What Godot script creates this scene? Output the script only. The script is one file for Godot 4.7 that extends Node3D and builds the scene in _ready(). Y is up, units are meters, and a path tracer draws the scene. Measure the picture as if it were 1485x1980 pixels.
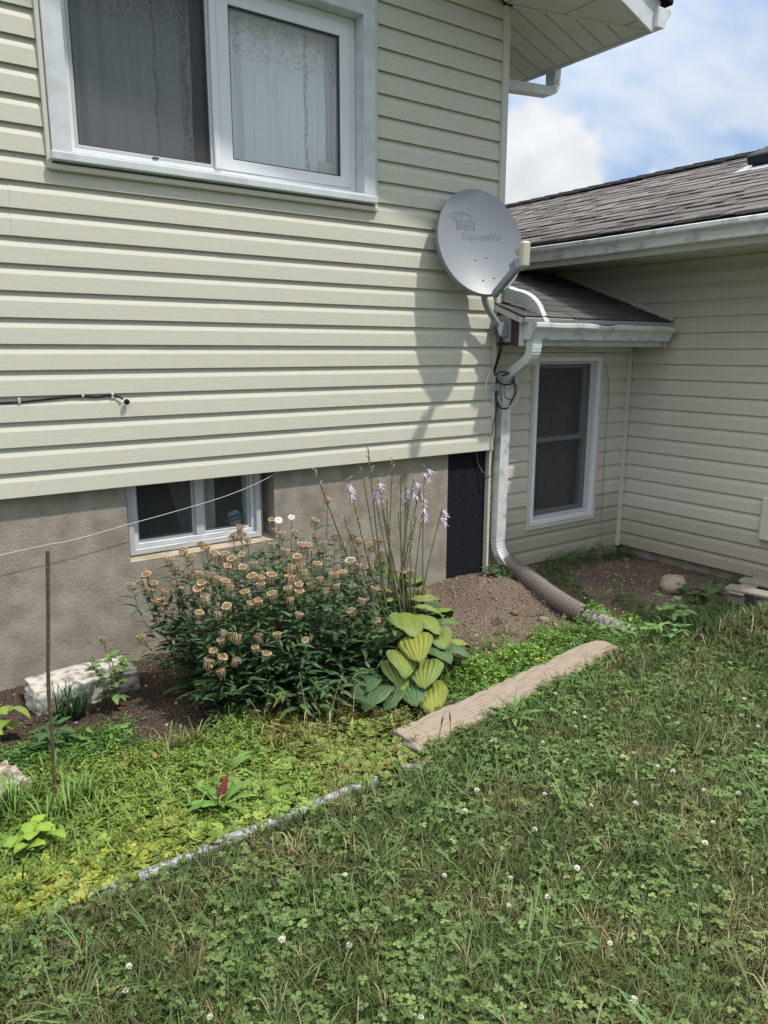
extends Node3D
# Back corner of a vinyl-sided house: planting bed, lawn, satellite dish.
# Datum: y = 0 is the lower edge of the main wall's siding, x = 0 its right corner, z = 0 its face.

const COURSE := 0.115
var rng := RandomNumberGenerator.new()
var M := {}
var taken := {}
var fine := FastNoiseLite.new()


class MB:
	var V := PackedVector3Array()
	var N := PackedVector3Array()
	var C := PackedColorArray()
	var U := PackedVector2Array()
	var uv_on := false

	func tri(a: Vector3, b: Vector3, c: Vector3, na: Vector3, nb: Vector3, nc: Vector3, ca := Color.WHITE, cb := Color.WHITE, cc := Color.WHITE) -> void:
		if (c - a).cross(b - a).dot(na + nb + nc) < 0.0:
			V.append_array([a, c, b]); N.append_array([na, nc, nb]); C.append_array([ca, cc, cb])
		else:
			V.append_array([a, b, c]); N.append_array([na, nb, nc]); C.append_array([ca, cb, cc])

	func quad(a: Vector3, b: Vector3, c: Vector3, d: Vector3, col := Color.WHITE) -> void:
		var n := (c - a).cross(b - d).normalized()
		if n.length() < 0.5:
			n = (c - a).cross(b - a).normalized()
		V.append_array([a, b, c, a, c, d]); N.append_array([n, n, n, n, n, n]); C.append_array([col, col, col, col, col, col])

	func quad_uv(a: Vector3, b: Vector3, c: Vector3, d: Vector3, ua: Vector2, ub: Vector2, uc: Vector2, ud: Vector2) -> void:
		quad(a, b, c, d)
		uv_on = true
		U.append_array([ua, ub, uc, ua, uc, ud])

	func flat3(a: Vector3, b: Vector3, c: Vector3, inside: Vector3, col := Color.WHITE) -> void:
		var n := (c - a).cross(b - a).normalized()
		if n.dot((a + b + c) / 3.0 - inside) < 0.0:
			n = -n
		tri(a, b, c, n, n, n, col, col, col)

	func flat4(a: Vector3, b: Vector3, c: Vector3, d: Vector3, inside: Vector3, col := Color.WHITE) -> void:
		flat3(a, b, c, inside, col); flat3(a, c, d, inside, col)

	# box with chamfered edges
	func box(c: Vector3, s: Vector3, bev := 0.0, b := Basis.IDENTITY, col := Color.WHITE) -> void:
		var h := s * 0.5
		var e := minf(bev, minf(h.x, minf(h.y, h.z)) * 0.9)
		var pt := func(sx: float, sy: float, sz: float, ax: int) -> Vector3:
			var p := Vector3(sx * (h.x - (0.0 if ax == 0 else e)), sy * (h.y - (0.0 if ax == 1 else e)), sz * (h.z - (0.0 if ax == 2 else e)))
			return c + b * p
		var sg := [-1.0, 1.0]
		for s1 in sg:
			flat4(pt.call(s1, -1.0, -1.0, 0), pt.call(s1, 1.0, -1.0, 0), pt.call(s1, 1.0, 1.0, 0), pt.call(s1, -1.0, 1.0, 0), c, col)
			flat4(pt.call(-1.0, s1, -1.0, 1), pt.call(1.0, s1, -1.0, 1), pt.call(1.0, s1, 1.0, 1), pt.call(-1.0, s1, 1.0, 1), c, col)
			flat4(pt.call(-1.0, -1.0, s1, 2), pt.call(1.0, -1.0, s1, 2), pt.call(1.0, 1.0, s1, 2), pt.call(-1.0, 1.0, s1, 2), c, col)
		if e <= 0.0:
			return
		for s1 in sg:
			for s2 in sg:
				flat4(pt.call(s1, s2, -1.0, 0), pt.call(s1, s2, 1.0, 0), pt.call(s1, s2, 1.0, 1), pt.call(s1, s2, -1.0, 1), c, col)
				flat4(pt.call(s1, -1.0, s2, 0), pt.call(s1, 1.0, s2, 0), pt.call(s1, 1.0, s2, 2), pt.call(s1, -1.0, s2, 2), c, col)
				flat4(pt.call(-1.0, s1, s2, 1), pt.call(1.0, s1, s2, 1), pt.call(1.0, s1, s2, 2), pt.call(-1.0, s1, s2, 2), c, col)
				for s3 in sg:
					flat3(pt.call(s1, s2, s3, 0), pt.call(s1, s2, s3, 1), pt.call(s1, s2, s3, 2), c, col)

	# round tube with smooth normals; r: one radius per path point
	func tube(path: Array, r: Array, n := 8, col := Color.WHITE, caps := true) -> void:
		var rings := []
		var nor := []
		var side := Vector3.ZERO
		for i in path.size():
			var t: Vector3 = (path[mini(i + 1, path.size() - 1)] - path[maxi(i - 1, 0)]).normalized()
			if side == Vector3.ZERO:
				side = t.cross(Vector3.UP if absf(t.y) < 0.9 else Vector3.RIGHT).normalized()
			side = (side - t * side.dot(t)).normalized()
			var up := side.cross(t)
			var i0 := maxi(i - 1, 0)
			var i1 := mini(i + 1, path.size() - 1)
			var slope := (float(r[mini(i1, r.size() - 1)]) - float(r[mini(i0, r.size() - 1)])) / maxf((path[i1] - path[i0]).length(), 0.0001)
			var ring := []
			var rn := []
			for k in n:
				var a := TAU * k / n
				var d := side * cos(a) + up * sin(a)
				rn.append((d - t * slope).normalized()); ring.append(path[i] + d * float(r[mini(i, r.size() - 1)]))
			rings.append(ring); nor.append(rn)
		for i in path.size() - 1:
			for k in n:
				var j := (k + 1) % n
				tri(rings[i][k], rings[i + 1][k], rings[i + 1][j], nor[i][k], nor[i + 1][k], nor[i + 1][j], col, col, col)
				tri(rings[i][k], rings[i + 1][j], rings[i][j], nor[i][k], nor[i + 1][j], nor[i][j], col, col, col)
		if caps:
			for k in range(1, n - 1):
				flat3(rings[0][0], rings[0][k], rings[0][k + 1], path[1], col)
				flat3(rings[-1][0], rings[-1][k], rings[-1][k + 1], path[-2], col)

	# closed 2-D profile swept along a path, flat-shaded, hint = direction of the profile's first axis at the start
	func sweep(prof: Array, path: Array, hint: Vector3, scales := [], caps := true) -> void:
		var rings := []
		var side := hint
		for i in path.size():
			var t: Vector3 = (path[mini(i + 1, path.size() - 1)] - path[maxi(i - 1, 0)]).normalized()
			side = (side - t * side.dot(t)).normalized()
			var up := side.cross(t)
			var ring := []
			var s: float = scales[i] if scales.size() > i else 1.0
			for q in prof:
				ring.append(path[i] + (side * q.x + up * q.y) * s)
			rings.append(ring)
		for i in path.size() - 1:
			var c: Vector3 = (path[i] + path[i + 1]) * 0.5
			for k in prof.size():
				var j := (k + 1) % prof.size()
				flat4(rings[i][k], rings[i + 1][k], rings[i + 1][j], rings[i][j], c)
		if caps:
			for k in range(1, prof.size() - 1):
				flat3(rings[0][0], rings[0][k], rings[0][k + 1], path[1])
				flat3(rings[-1][0], rings[-1][k], rings[-1][k + 1], path[-2])

	# a leaf blade along the transform's +z, upper side +y
	func leaf(x: Transform3D, length: float, width: float, seg: int, curl: float, fold: float, shape: float, ser: float, ca: Color, cb: Color) -> void:
		var rows := []
		var z := 0.0
		var y := 0.0
		for i in seg + 1:
			var t := float(i) / seg
			var an := -curl * t
			if i > 0:
				z += length / seg * cos(an); y += length / seg * sin(an)
			var w := width * 0.5 * pow(maxf(sin(PI * pow(t, shape)), 0.0), 0.85)
			if ser > 0.0 and i % 2 == 1:
				w *= 1.0 - ser
			w = maxf(w, 0.0004)
			var c := Vector3(0, y, z)
			var l := c + Vector3(-w, fold * w, 0)
			var r := c + Vector3(w, fold * w, 0)
			var n := Vector3(0, cos(an), -sin(an))
			rows.append([x * l, x * c, x * r, (x.basis * (n + Vector3(fold * 0.8, 0, 0))).normalized(), (x.basis * n).normalized(), (x.basis * (n - Vector3(fold * 0.8, 0, 0))).normalized()])
		for i in seg:
			var a: Array = rows[i]
			var b: Array = rows[i + 1]
			tri(a[0], b[0], b[1], a[3], b[3], b[4], ca, ca, cb)
			tri(a[0], b[1], a[1], a[3], b[4], a[4], ca, cb, cb)
			tri(a[1], b[1], b[2], a[4], b[4], b[5], cb, cb, ca)
			tri(a[1], b[2], a[2], a[4], b[5], a[5], cb, ca, ca)

	func mesh() -> ArrayMesh:
		var arr := []
		arr.resize(Mesh.ARRAY_MAX)
		arr[Mesh.ARRAY_VERTEX] = V
		arr[Mesh.ARRAY_NORMAL] = N
		arr[Mesh.ARRAY_COLOR] = C
		if uv_on:
			arr[Mesh.ARRAY_TEX_UV] = U
		var m := ArrayMesh.new()
		m.add_surface_from_arrays(Mesh.PRIMITIVE_TRIANGLES, arr)
		return m


# ---------------------------------------------------------------- naming and nodes
func numbered(called: String) -> String:
	if not taken.has(called):
		taken[called] = 0
		return called
	taken[called] += 1
	return "%s_%03d" % [called, taken[called]]


func tag(o: Node, label: String, category := "", group := "", kind := "") -> Node:
	if label: o.set_meta("label", label)
	if category: o.set_meta("category", category)
	if group: o.set_meta("group", group)
	if kind: o.set_meta("kind", kind)
	return o


func thing(called: String, label: String, category: String, at := Vector3.ZERO, group := "") -> Node3D:
	var o := Node3D.new()
	o.name = numbered(called)
	add_child(o)
	o.position = at
	tag(o, label, category, group)
	return o


# a mesh part given in world coordinates, under a thing (or under a part of it)
func part(called: String, mesh: Mesh, mat: Material, parent: Node3D) -> MeshInstance3D:
	var o := MeshInstance3D.new()
	o.name = called
	o.mesh = mesh
	o.material_override = mat
	parent.add_child(o, true)
	var off := Vector3.ZERO
	var p: Node = parent
	while p != self and p is Node3D:
		off += p.position
		p = p.get_parent()
	o.position = -off
	return o


# a mesh part with a transform of its own, in world coordinates
func part_at(called: String, mesh: Mesh, mat: Material, parent: Node3D, x: Transform3D) -> MeshInstance3D:
	var o := part(called, mesh, mat, parent)
	o.transform = Transform3D(x.basis, x.origin + o.position)
	return o


func solo(called: String, mesh: Mesh, mat: Material, label: String, category: String, group := "", kind := "") -> MeshInstance3D:
	var o := MeshInstance3D.new()
	o.name = numbered(called)
	o.mesh = mesh
	o.material_override = mat
	add_child(o)
	tag(o, label, category, group, kind)
	return o


func scatter(called: String, mesh: Mesh, mat: Material, xf: Array, cols: Array, parent: Node, label := "", category := "") -> MultiMeshInstance3D:
	var mm := MultiMesh.new()
	mm.transform_format = MultiMesh.TRANSFORM_3D
	mm.use_colors = true
	mm.mesh = mesh
	mm.instance_count = xf.size()
	for i in xf.size():
		mm.set_instance_transform(i, xf[i])
		mm.set_instance_color(i, cols[i])
	var o := MultiMeshInstance3D.new()
	o.name = numbered(called) if parent == self else called
	o.multimesh = mm
	o.material_override = mat
	parent.add_child(o, true)
	if parent != self:
		o.position = -(parent as Node3D).position
	tag(o, label, category, "", "stuff")
	return o


# ---------------------------------------------------------------- materials
func lin(r: float, g: float, b: float, a := 1.0) -> Color:
	var c := Color(r, g, b).linear_to_srgb()
	c.a = a
	return c


func mat(col: Color, rough := 0.6, metal := 0.0, spec := 0.5) -> StandardMaterial3D:
	var m := StandardMaterial3D.new()
	m.albedo_color = col
	m.roughness = rough
	m.metallic = metal
	m.metallic_specular = spec
	m.cull_mode = BaseMaterial3D.CULL_DISABLED
	return m


func noise(kind: int, freq: float, oct: int, sd: int) -> FastNoiseLite:
	var n := FastNoiseLite.new()
	n.noise_type = kind
	n.frequency = freq
	n.fractal_octaves = oct
	n.fractal_type = FastNoiseLite.FRACTAL_FBM if oct > 1 else FastNoiseLite.FRACTAL_NONE
	n.seed = sd
	return n


func ntex(n: FastNoiseLite, size: int, stops: Array, normal := false, strength := 4.0) -> NoiseTexture2D:
	var t := NoiseTexture2D.new()
	t.width = size
	t.height = size
	t.seamless = true
	t.noise = n
	if normal:
		t.as_normal_map = true
		t.bump_strength = strength
	elif stops.size():
		var g := Gradient.new()
		var off := PackedFloat32Array()
		var col := PackedColorArray()
		for s in stops:
			off.append(s[0]); col.append(s[1])
		g.offsets = off
		g.colors = col
		t.color_ramp = g
	return t


func tri_planar(m: StandardMaterial3D, scale: Vector3, world := true) -> StandardMaterial3D:
	m.uv1_triplanar = true
	m.uv1_world_triplanar = world
	m.uv1_scale = scale
	m.uv1_triplanar_sharpness = 6.0
	return m


func make_materials() -> void:
	var SX := FastNoiseLite.TYPE_SIMPLEX_SMOOTH
	var PE := FastNoiseLite.TYPE_PERLIN
	var CE := FastNoiseLite.TYPE_CELLULAR
	var grain_n := ntex(noise(PE, 0.03, 4, 5), 512, [], true, 5.0)
	# vinyl siding: cream, faint embossed grain along the boards
	var cream := lin(0.57, 0.56, 0.472)
	var v := mat(Color.WHITE, 0.55, 0.0, 0.4)
	v.albedo_texture = ntex(noise(PE, 0.012, 5, 3), 512, [[0.25, lin(0.555, 0.545, 0.458)], [0.6, cream], [0.85, lin(0.585, 0.575, 0.486)]])
	v.normal_enabled = true
	v.normal_texture = grain_n
	v.normal_scale = 0.22
	M.vinyl = tri_planar(v, Vector3(0.9, 14.0, 0.9))
	for lv in 3:
		var d: StandardMaterial3D = v.duplicate()
		var th: float = [0.62, 0.56, 0.50][lv]
		var dirt := noise(SX, 0.10, 5, 21 + lv)
		d.albedo_texture = ntex(dirt, 1024, [[0.0, cream], [th - 0.12, lin(0.54, 0.52, 0.425)], [th, lin(0.42, 0.38, 0.285)], [th + 0.09, lin(0.21, 0.175, 0.12)], [1.0, lin(0.15, 0.12, 0.085)]])
		d.normal_enabled = false
		M["vinyl_dirt_%d" % lv] = tri_planar(d, Vector3(2.6, 1.0, 2.6))
	M.cream = mat(cream, 0.5)
	M.white_metal = mat(lin(0.60, 0.64, 0.67), 0.42)
	M.white_metal.albedo_texture = ntex(noise(SX, 0.01, 5, 8), 512, [[0.2, Color(0.93, 0.93, 0.92)], [0.6, Color.WHITE]])
	tri_planar(M.white_metal, Vector3(1.2, 1.2, 1.2))
	M.gutter = mat(lin(0.66, 0.69, 0.70), 0.33)
	M.gutter.albedo_texture = ntex(noise(SX, 0.018, 6, 31), 512, [[0.12, Color(0.80, 0.79, 0.77)], [0.34, Color(0.95, 0.95, 0.945)], [0.7, Color.WHITE]])
	tri_planar(M.gutter, Vector3(0.9, 0.9, 0.9))
	M.soffit = mat(lin(0.60, 0.61, 0.57), 0.5)
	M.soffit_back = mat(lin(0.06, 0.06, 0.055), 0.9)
	M.white_vinyl = mat(lin(0.74, 0.76, 0.79), 0.38)
	M.grey_frame = mat(lin(0.50, 0.51, 0.52), 0.4)
	M.dark_seal = mat(lin(0.03, 0.03, 0.035), 0.6)
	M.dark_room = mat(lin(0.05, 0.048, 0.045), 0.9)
	M.brown = mat(lin(0.055, 0.035, 0.035), 0.6)
	M.black_board = mat(Color.WHITE, 0.9, 0.0, 0.15)
	M.black_board.albedo_texture = ntex(noise(SX, 0.11, 4, 12), 512, [[0.0, lin(0.010, 0.012, 0.015)], [0.70, lin(0.016, 0.018, 0.022)], [0.80, lin(0.06, 0.06, 0.06)], [1.0, lin(0.14, 0.14, 0.13)]])
	tri_planar(M.black_board, Vector3(2.5, 1.4, 2.5))
	# concrete
	var c := mat(Color.WHITE, 0.92, 0.0, 0.25)
	c.albedo_texture = ntex(noise(SX, 0.006, 8, 2), 1024, [[0.15, lin(0.245, 0.216, 0.175)], [0.45, lin(0.30, 0.272, 0.226)], [0.62, lin(0.322, 0.293, 0.244)], [0.85, lin(0.365, 0.328, 0.27)]])
	c.detail_enabled = true
	c.detail_blend_mode = BaseMaterial3D.BLEND_MODE_MUL
	c.detail_albedo = ntex(noise(CE, 0.06, 1, 7), 1024, [[0.0, Color(0.5, 0.48, 0.46)], [0.05, Color(0.75, 0.74, 0.72)], [0.085, Color(1, 1, 1)], [1.0, Color(1, 1, 1)]])
	c.detail_uv_layer = BaseMaterial3D.DETAIL_UV_1
	c.normal_enabled = true
	c.normal_texture = ntex(noise(SX, 0.05, 5, 9), 1024, [], true, 6.0)
	c.normal_scale = 0.22
	M.concrete = tri_planar(c, Vector3(0.85, 0.85, 0.85))
	M.concrete_sill = c.duplicate()
	M.concrete_sill.albedo_color = Color(1.15, 1.12, 1.08)
	# roof shingles, vertex tone times mineral grain
	var r := mat(Color.WHITE, 0.95, 0.0, 0.2)
	r.vertex_color_use_as_albedo = true
	r.albedo_texture = ntex(noise(SX, 0.28, 3, 14), 512, [[0.2, Color(0.55, 0.54, 0.54)], [0.5, Color(0.85, 0.84, 0.83)], [0.8, Color(1, 1, 1)]])
	r.normal_enabled = true
	r.normal_texture = ntex(noise(SX, 0.25, 2, 15), 512, [], true, 6.0)
	M.shingle = tri_planar(r, Vector3(2.5, 2.5, 2.5))
	M.shingle_dark = r.duplicate()
	M.shingle_dark.vertex_color_use_as_albedo = false
	M.shingle_dark.albedo_color = lin(0.02, 0.02, 0.022)
	for i in 4:
		var s: StandardMaterial3D = r.duplicate()
		s.vertex_color_use_as_albedo = false
		var k: float = [0.185, 0.215, 0.16, 0.235][i]
		s.albedo_color = lin(k, k * 0.95, k * 0.935)
		M["tab_%d" % i] = s
	# dish
	M.dish = mat(lin(0.235, 0.26, 0.29), 0.42, 0.0, 0.5)
	M.dish.albedo_texture = ntex(noise(SX, 0.12, 4, 18), 512, [[0.2, Color(0.93, 0.93, 0.93)], [0.5, Color.WHITE]])
	tri_planar(M.dish, Vector3(3, 3, 3))
	M.dish_print = mat(lin(0.165, 0.18, 0.195), 0.45)
	M.galv = mat(lin(0.30, 0.33, 0.36), 0.45, 0.15)
	M.lnb = mat(lin(0.50, 0.49, 0.40), 0.45)
	M.bolt = mat(lin(0.55, 0.55, 0.55), 0.3, 0.8)
	# ground, soil
	var g := mat(Color.WHITE, 0.97, 0.0, 0.15)
	g.vertex_color_use_as_albedo = true
	g.albedo_texture = ntex(noise(SX, 0.035, 6, 4), 1024, [[0.2, Color(0.50, 0.49, 0.48)], [0.45, Color(0.80, 0.79, 0.78)], [0.65, Color(0.95, 0.94, 0.92)], [0.74, Color(1, 1, 1)]])
	g.normal_enabled = true
	g.normal_texture = ntex(noise(SX, 0.05, 5, 6), 1024, [], true, 8.0)
	M.soil = tri_planar(g, Vector3(1.7, 1.7, 1.7))
	M.clod = mat(lin(0.24, 0.19, 0.15), 0.95, 0.0, 0.2)
	M.clod_b = mat(lin(0.18, 0.14, 0.11), 0.95, 0.0, 0.2)
	M.pebble = mat(lin(0.34, 0.31, 0.28), 0.85)
	# stones
	var st := mat(Color.WHITE, 0.9, 0.0, 0.3)
	st.albedo_texture = ntex(noise(SX, 0.012, 7, 41), 1024, [[0.2, lin(0.22, 0.205, 0.18)], [0.4, lin(0.42, 0.40, 0.36)], [0.7, lin(0.53, 0.51, 0.465)]])
	st.normal_enabled = true
	st.normal_texture = ntex(noise(SX, 0.03, 6, 42), 1024, [], true, 8.0)
	st.normal_scale = 0.3
	M.limestone = tri_planar(st, Vector3(1.3, 2.0, 1.3))
	M.limestone_b = st.duplicate()
	M.limestone_b.albedo_texture = ntex(noise(SX, 0.02, 6, 44), 512, [[0.25, lin(0.20, 0.15, 0.115)], [0.48, lin(0.36, 0.31, 0.27)], [0.6, lin(0.50, 0.48, 0.45)]])
	var fs: StandardMaterial3D = st.duplicate()
	fs.albedo_texture = ntex(noise(SX, 0.02, 6, 45), 512, [[0.2, lin(0.22, 0.17, 0.12)], [0.5, lin(0.36, 0.29, 0.21)], [0.8, lin(0.45, 0.38, 0.29)]])
	M.fieldstone = tri_planar(fs, Vector3(5, 9, 5))
	# timber
	for w in [["plank", Color(1, 1, 1), 0.285, 0.238, 0.188], ["pallet", Color(1, 1, 1), 0.26, 0.235, 0.21]]:
		var p := mat(Color.WHITE, 0.9, 0.0, 0.25)
		p.albedo_texture = ntex(noise(SX, 0.016, 6, 51), 1024, [[0.15, lin(w[2] * 0.55, w[3] * 0.53, w[4] * 0.51)], [0.34, lin(w[2] * 0.92, w[3] * 0.91, w[4] * 0.90)], [0.6, lin(w[2], w[3], w[4])], [0.85, lin(w[2] * 1.18, w[3] * 1.18, w[4] * 1.18)]])
		p.normal_enabled = true
		p.normal_texture = ntex(noise(PE, 0.03, 5, 52), 512, [], true, 6.0)
		p.normal_scale = 0.16
		M[w[0]] = tri_planar(p, Vector3(0.35, 6.0, 6.0), false)
	M.hose = mat(lin(0.15, 0.125, 0.115), 0.5)
	M.hose_old = mat(lin(0.26, 0.25, 0.225), 0.7)
	M.pvc = mat(Color.WHITE, 0.55)
	M.pvc.albedo_texture = ntex(noise(SX, 0.03, 5, 61), 512, [[0.25, lin(0.12, 0.115, 0.10)], [0.42, lin(0.24, 0.245, 0.255)], [0.7, lin(0.33, 0.34, 0.355)]])
	tri_planar(M.pvc, Vector3(2, 2, 2))
	M.rust = mat(Color.WHITE, 0.85)
	M.rust.albedo_texture = ntex(noise(SX, 0.05, 4, 62), 512, [[0.3, lin(0.05, 0.036, 0.03)], [0.6, lin(0.105, 0.068, 0.05)], [0.8, lin(0.17, 0.10, 0.06)]])
	tri_planar(M.rust, Vector3(3, 3, 3))
	M.cable_black = mat(lin(0.012, 0.013, 0.016), 0.6, 0.0, 0.3)
	M.cable_white = mat(lin(0.58, 0.56, 0.50), 0.5)
	M.cable_tan = mat(lin(0.28, 0.25, 0.19), 0.6)
	M.string = mat(lin(0.60, 0.59, 0.55), 0.8)
	M.clip = mat(lin(0.62, 0.63, 0.63), 0.35, 0.3)
	# glass
	M.glass = mat(Color(0.92, 0.96, 0.97, 0.05), 0.01)
	M.glass.transparency = BaseMaterial3D.TRANSPARENCY_ALPHA
	M.screen = mat(lin(0.045, 0.047, 0.05, 0.50), 0.8)
	M.screen.transparency = BaseMaterial3D.TRANSPARENCY_ALPHA
	# plants
	for f in ["leaf", "grass", "dark_leaf", "hosta_leaf"]:
		var l := mat(Color.WHITE, 0.55, 0.0, 0.35)
		l.vertex_color_use_as_albedo = true
		l.backlight = Color(0.34, 0.38, 0.12)
		M[f] = l
	M.dark_leaf.roughness = 0.42
	M.dark_leaf.backlight = Color(0.2, 0.24, 0.08)
	M.plain_plant = mat(Color.WHITE, 0.8, 0.0, 0.25)
	M.plain_plant.vertex_color_use_as_albedo = true
	M.stalk = mat(lin(0.085, 0.11, 0.045), 0.6)
	M.woody = mat(lin(0.13, 0.085, 0.055), 0.85)


# ---------------------------------------------------------------- ground shape
func gh(x: float, z: float) -> float:
	var h := -0.952
	h += 0.078 * exp(-((x + 0.22) * (x + 0.22) / 0.38 + z * z / 0.34))
	h += 0.02 * exp(-z * z / 0.12) * (1.0 - smoothstep(-1.2, -0.6, x))
	h -= 0.05 * smoothstep(0.9, 1.5, x) * (1.0 - smoothstep(1.3, 1.8, z))
	h += 0.010 * fine.get_noise_2d(x * 60.0, z * 60.0)
	return h


func edge_z(x: float) -> float:
	var k := [[-9.0, 1.70], [-3.3, 1.68], [-1.95, 1.68], [-1.88, 1.62], [-0.36, 1.43], [-0.2, 1.34], [0.1, 1.36], [0.5, 1.55], [0.9, 1.64], [3.0, 1.75]]
	for i in k.size() - 1:
		if x <= k[i + 1][0]:
			return lerpf(k[i][1], k[i + 1][1], clampf((x - k[i][0]) / (k[i + 1][0] - k[i][0]), 0.0, 1.0))
	return 1.75


func on_plank(x: float, z: float, grow := 0.0) -> bool:
	var a := Vector2(-1.86, 1.505)
	var b := Vector2(-0.335, 1.325)
	var d := (b - a).normalized()
	var q := Vector2(x, z) - a
	return q.dot(d) > -grow and q.dot(d) < (b - a).length() + grow and absf(q.dot(Vector2(-d.y, d.x))) < 0.088 + grow


func in_bush(x: float, z: float, k := 1.0) -> bool:
	return pow((x + 1.93) / (0.42 * k), 2) + pow((z - 0.6) / (0.33 * k), 2) < 1.0


func xf(p: Vector3, yaw: float, tilt: float, roll: float, s: float) -> Transform3D:
	return Transform3D(Basis.from_euler(Vector3(tilt, yaw, roll)).scaled(Vector3(s, s, s)), p)


func vary(c: Color, a: float) -> Color:
	var k := 1.0 + rng.randf_range(-a, a)
	return Color(c.r * k * (1.0 + rng.randf_range(-a, a) * 0.5), c.g * k, c.b * k * (1.0 + rng.randf_range(-a, a) * 0.4))


const HEADS := [[-2.616,-0.367,0.443], [-2.567,-0.355,0.444], [-2.543,-0.333,0.445], [-2.514,-0.379,0.449], [-2.530,-0.401,0.449], [-2.511,-0.460,0.453], [-2.485,-0.450,0.454], [-2.471,-0.475,0.457], [-2.502,-0.550,0.460], [-2.450,-0.505,0.478], [-2.590,-0.616,0.460], [-2.426,-0.382,0.456], [-2.462,-0.423,0.455], [-2.430,-0.276,0.452], [-2.420,-0.309,0.454], [-2.395,-0.328,0.457], [-2.366,-0.239,0.457], [-2.337,-0.276,0.461], [-2.289,-0.217,0.466], [-2.262,-0.236,0.470], [-2.354,-0.339,0.461], [-2.340,-0.367,0.464], [-2.346,-0.329,0.582], [-2.323,-0.315,0.656], [-2.363,-0.352,0.649], [-2.383,-0.376,0.652], [-2.399,-0.415,0.460], [-2.377,-0.397,0.715], [-2.415,-0.459,0.732], [-2.356,-0.449,0.802], [-2.321,-0.425,0.815], [-2.310,-0.326,0.712], [-2.293,-0.334,0.749], [-2.285,-0.349,0.776], [-2.245,-0.263,0.515], [-2.258,-0.256,0.596], [-2.240,-0.245,0.624], [-2.232,-0.255,0.686], [-2.260,-0.280,0.701], [-2.133,-0.198,0.490], [-2.093,-0.190,0.498], [-2.100,-0.154,0.496], [-2.125,-0.187,0.628], [-2.190,-0.237,0.704], [-2.164,-0.266,0.774], [-2.212,-0.281,0.758], [-2.193,-0.312,0.809], [-2.162,-0.317,0.831], [-2.172,-0.341,0.847], [-2.239,-0.370,0.833], [-2.233,-0.413,0.867], [-2.200,-0.404,0.878], [-2.116,-0.312,0.845], [-2.139,-0.381,0.889], [-2.067,-0.367,0.900], [-2.068,-0.410,0.925], [-2.012,-0.359,0.905], [-2.021,-0.385,0.920], [-1.955,-0.364,0.913], [-2.039,-0.325,0.877], [-2.014,-0.284,0.848], [-1.973,-0.285,0.854], [-1.974,-0.309,0.874], [-1.890,-0.294,0.862], [-1.947,-0.140,0.529], [-1.989,-0.157,0.643], [-1.978,-0.169,0.694], [-1.913,-0.169,0.699], [-1.737,-0.159,0.587], [-1.810,-0.193,0.722], [-2.054,-0.201,0.736], [-2.015,-0.226,0.787], [-1.974,-0.255,0.826], [-1.928,-0.215,0.782], [-1.896,-0.219,0.786], [-1.888,-0.241,0.811], [-2.046,-0.474,0.961], [-2.353,-0.523,0.854], [-2.329,-0.533,0.877], [-2.370,-0.554,0.856], [-2.312,-0.537,0.890], [-2.404,-0.598,0.848], [-2.425,-0.638,0.846], [-2.379,-0.623,0.880], [-2.394,-0.676,0.886], [-2.331,-0.632,0.916], [-2.235,-0.541,0.933], [-2.253,-0.586,0.942], [-2.156,-0.542,0.963], [-2.040,-0.584,1.002], [-2.214,-0.616,0.968], [-1.676,-0.057,0.607], [-1.804,-0.225,0.774], [-1.689,-0.223,0.692], [-1.558,-0.250,0.650], [-1.528,-0.279,0.662], [-1.668,-0.254,0.734], [-1.473,-0.304,0.685], [-1.433,-0.279,0.702], [-1.425,-0.356,0.708], [-1.441,-0.405,0.704], [-1.411,-0.401,0.717], [-1.535,-0.385,0.775], [-1.637,-0.349,0.825], [-1.686,-0.320,0.827], [-1.901,-0.350,0.904], [-1.816,-0.348,0.892], [-1.766,-0.350,0.882], [-1.828,-0.389,0.920], [-1.891,-0.404,0.935], [-1.578,-0.467,0.873], [-1.366,-0.541,0.748], [-1.412,-0.539,0.759], [-1.348,-0.575,0.760], [-1.692,-0.485,0.936], [-1.364,-0.442,0.741], [-1.318,-0.450,0.764], [-1.284,-0.452,0.781], [-1.249,-0.553,0.808], [-1.217,-0.558,0.826], [-1.261,-0.591,0.806], [-1.779,-0.511,0.970], [-1.623,-0.599,0.954]]
const STALKS := [[-1.796,0.114,0.690,0], [-1.508,0.194,0.720,0], [-1.336,0.126,0.690,0], [-1.662,0.070,0.770,1], [-1.488,0.053,0.770,1], [-1.127,0.076,0.690,1], [-1.195,-0.110,0.770,1], [-1.111,-0.126,0.820,1], [-1.644,-0.112,0.820,0], [-1.512,0.094,0.670,0], [-1.457,-0.106,0.770,0], [-1.396,-0.068,0.720,0], [-1.308,0.042,0.720,0], [-1.186,0.010,0.670,1], [-1.219,-0.096,0.670,0], [-1.198,-0.037,0.620,1], [-1.144,-0.049,0.670,1], [-1.425,-0.176,0.770,2], [-1.685,-0.116,0.770,0], [-1.434,-0.059,0.670,0], [-1.229,-0.178,0.750,0], [-1.286,-0.157,0.670,0], [-1.275,-0.196,0.770,0]]
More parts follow.
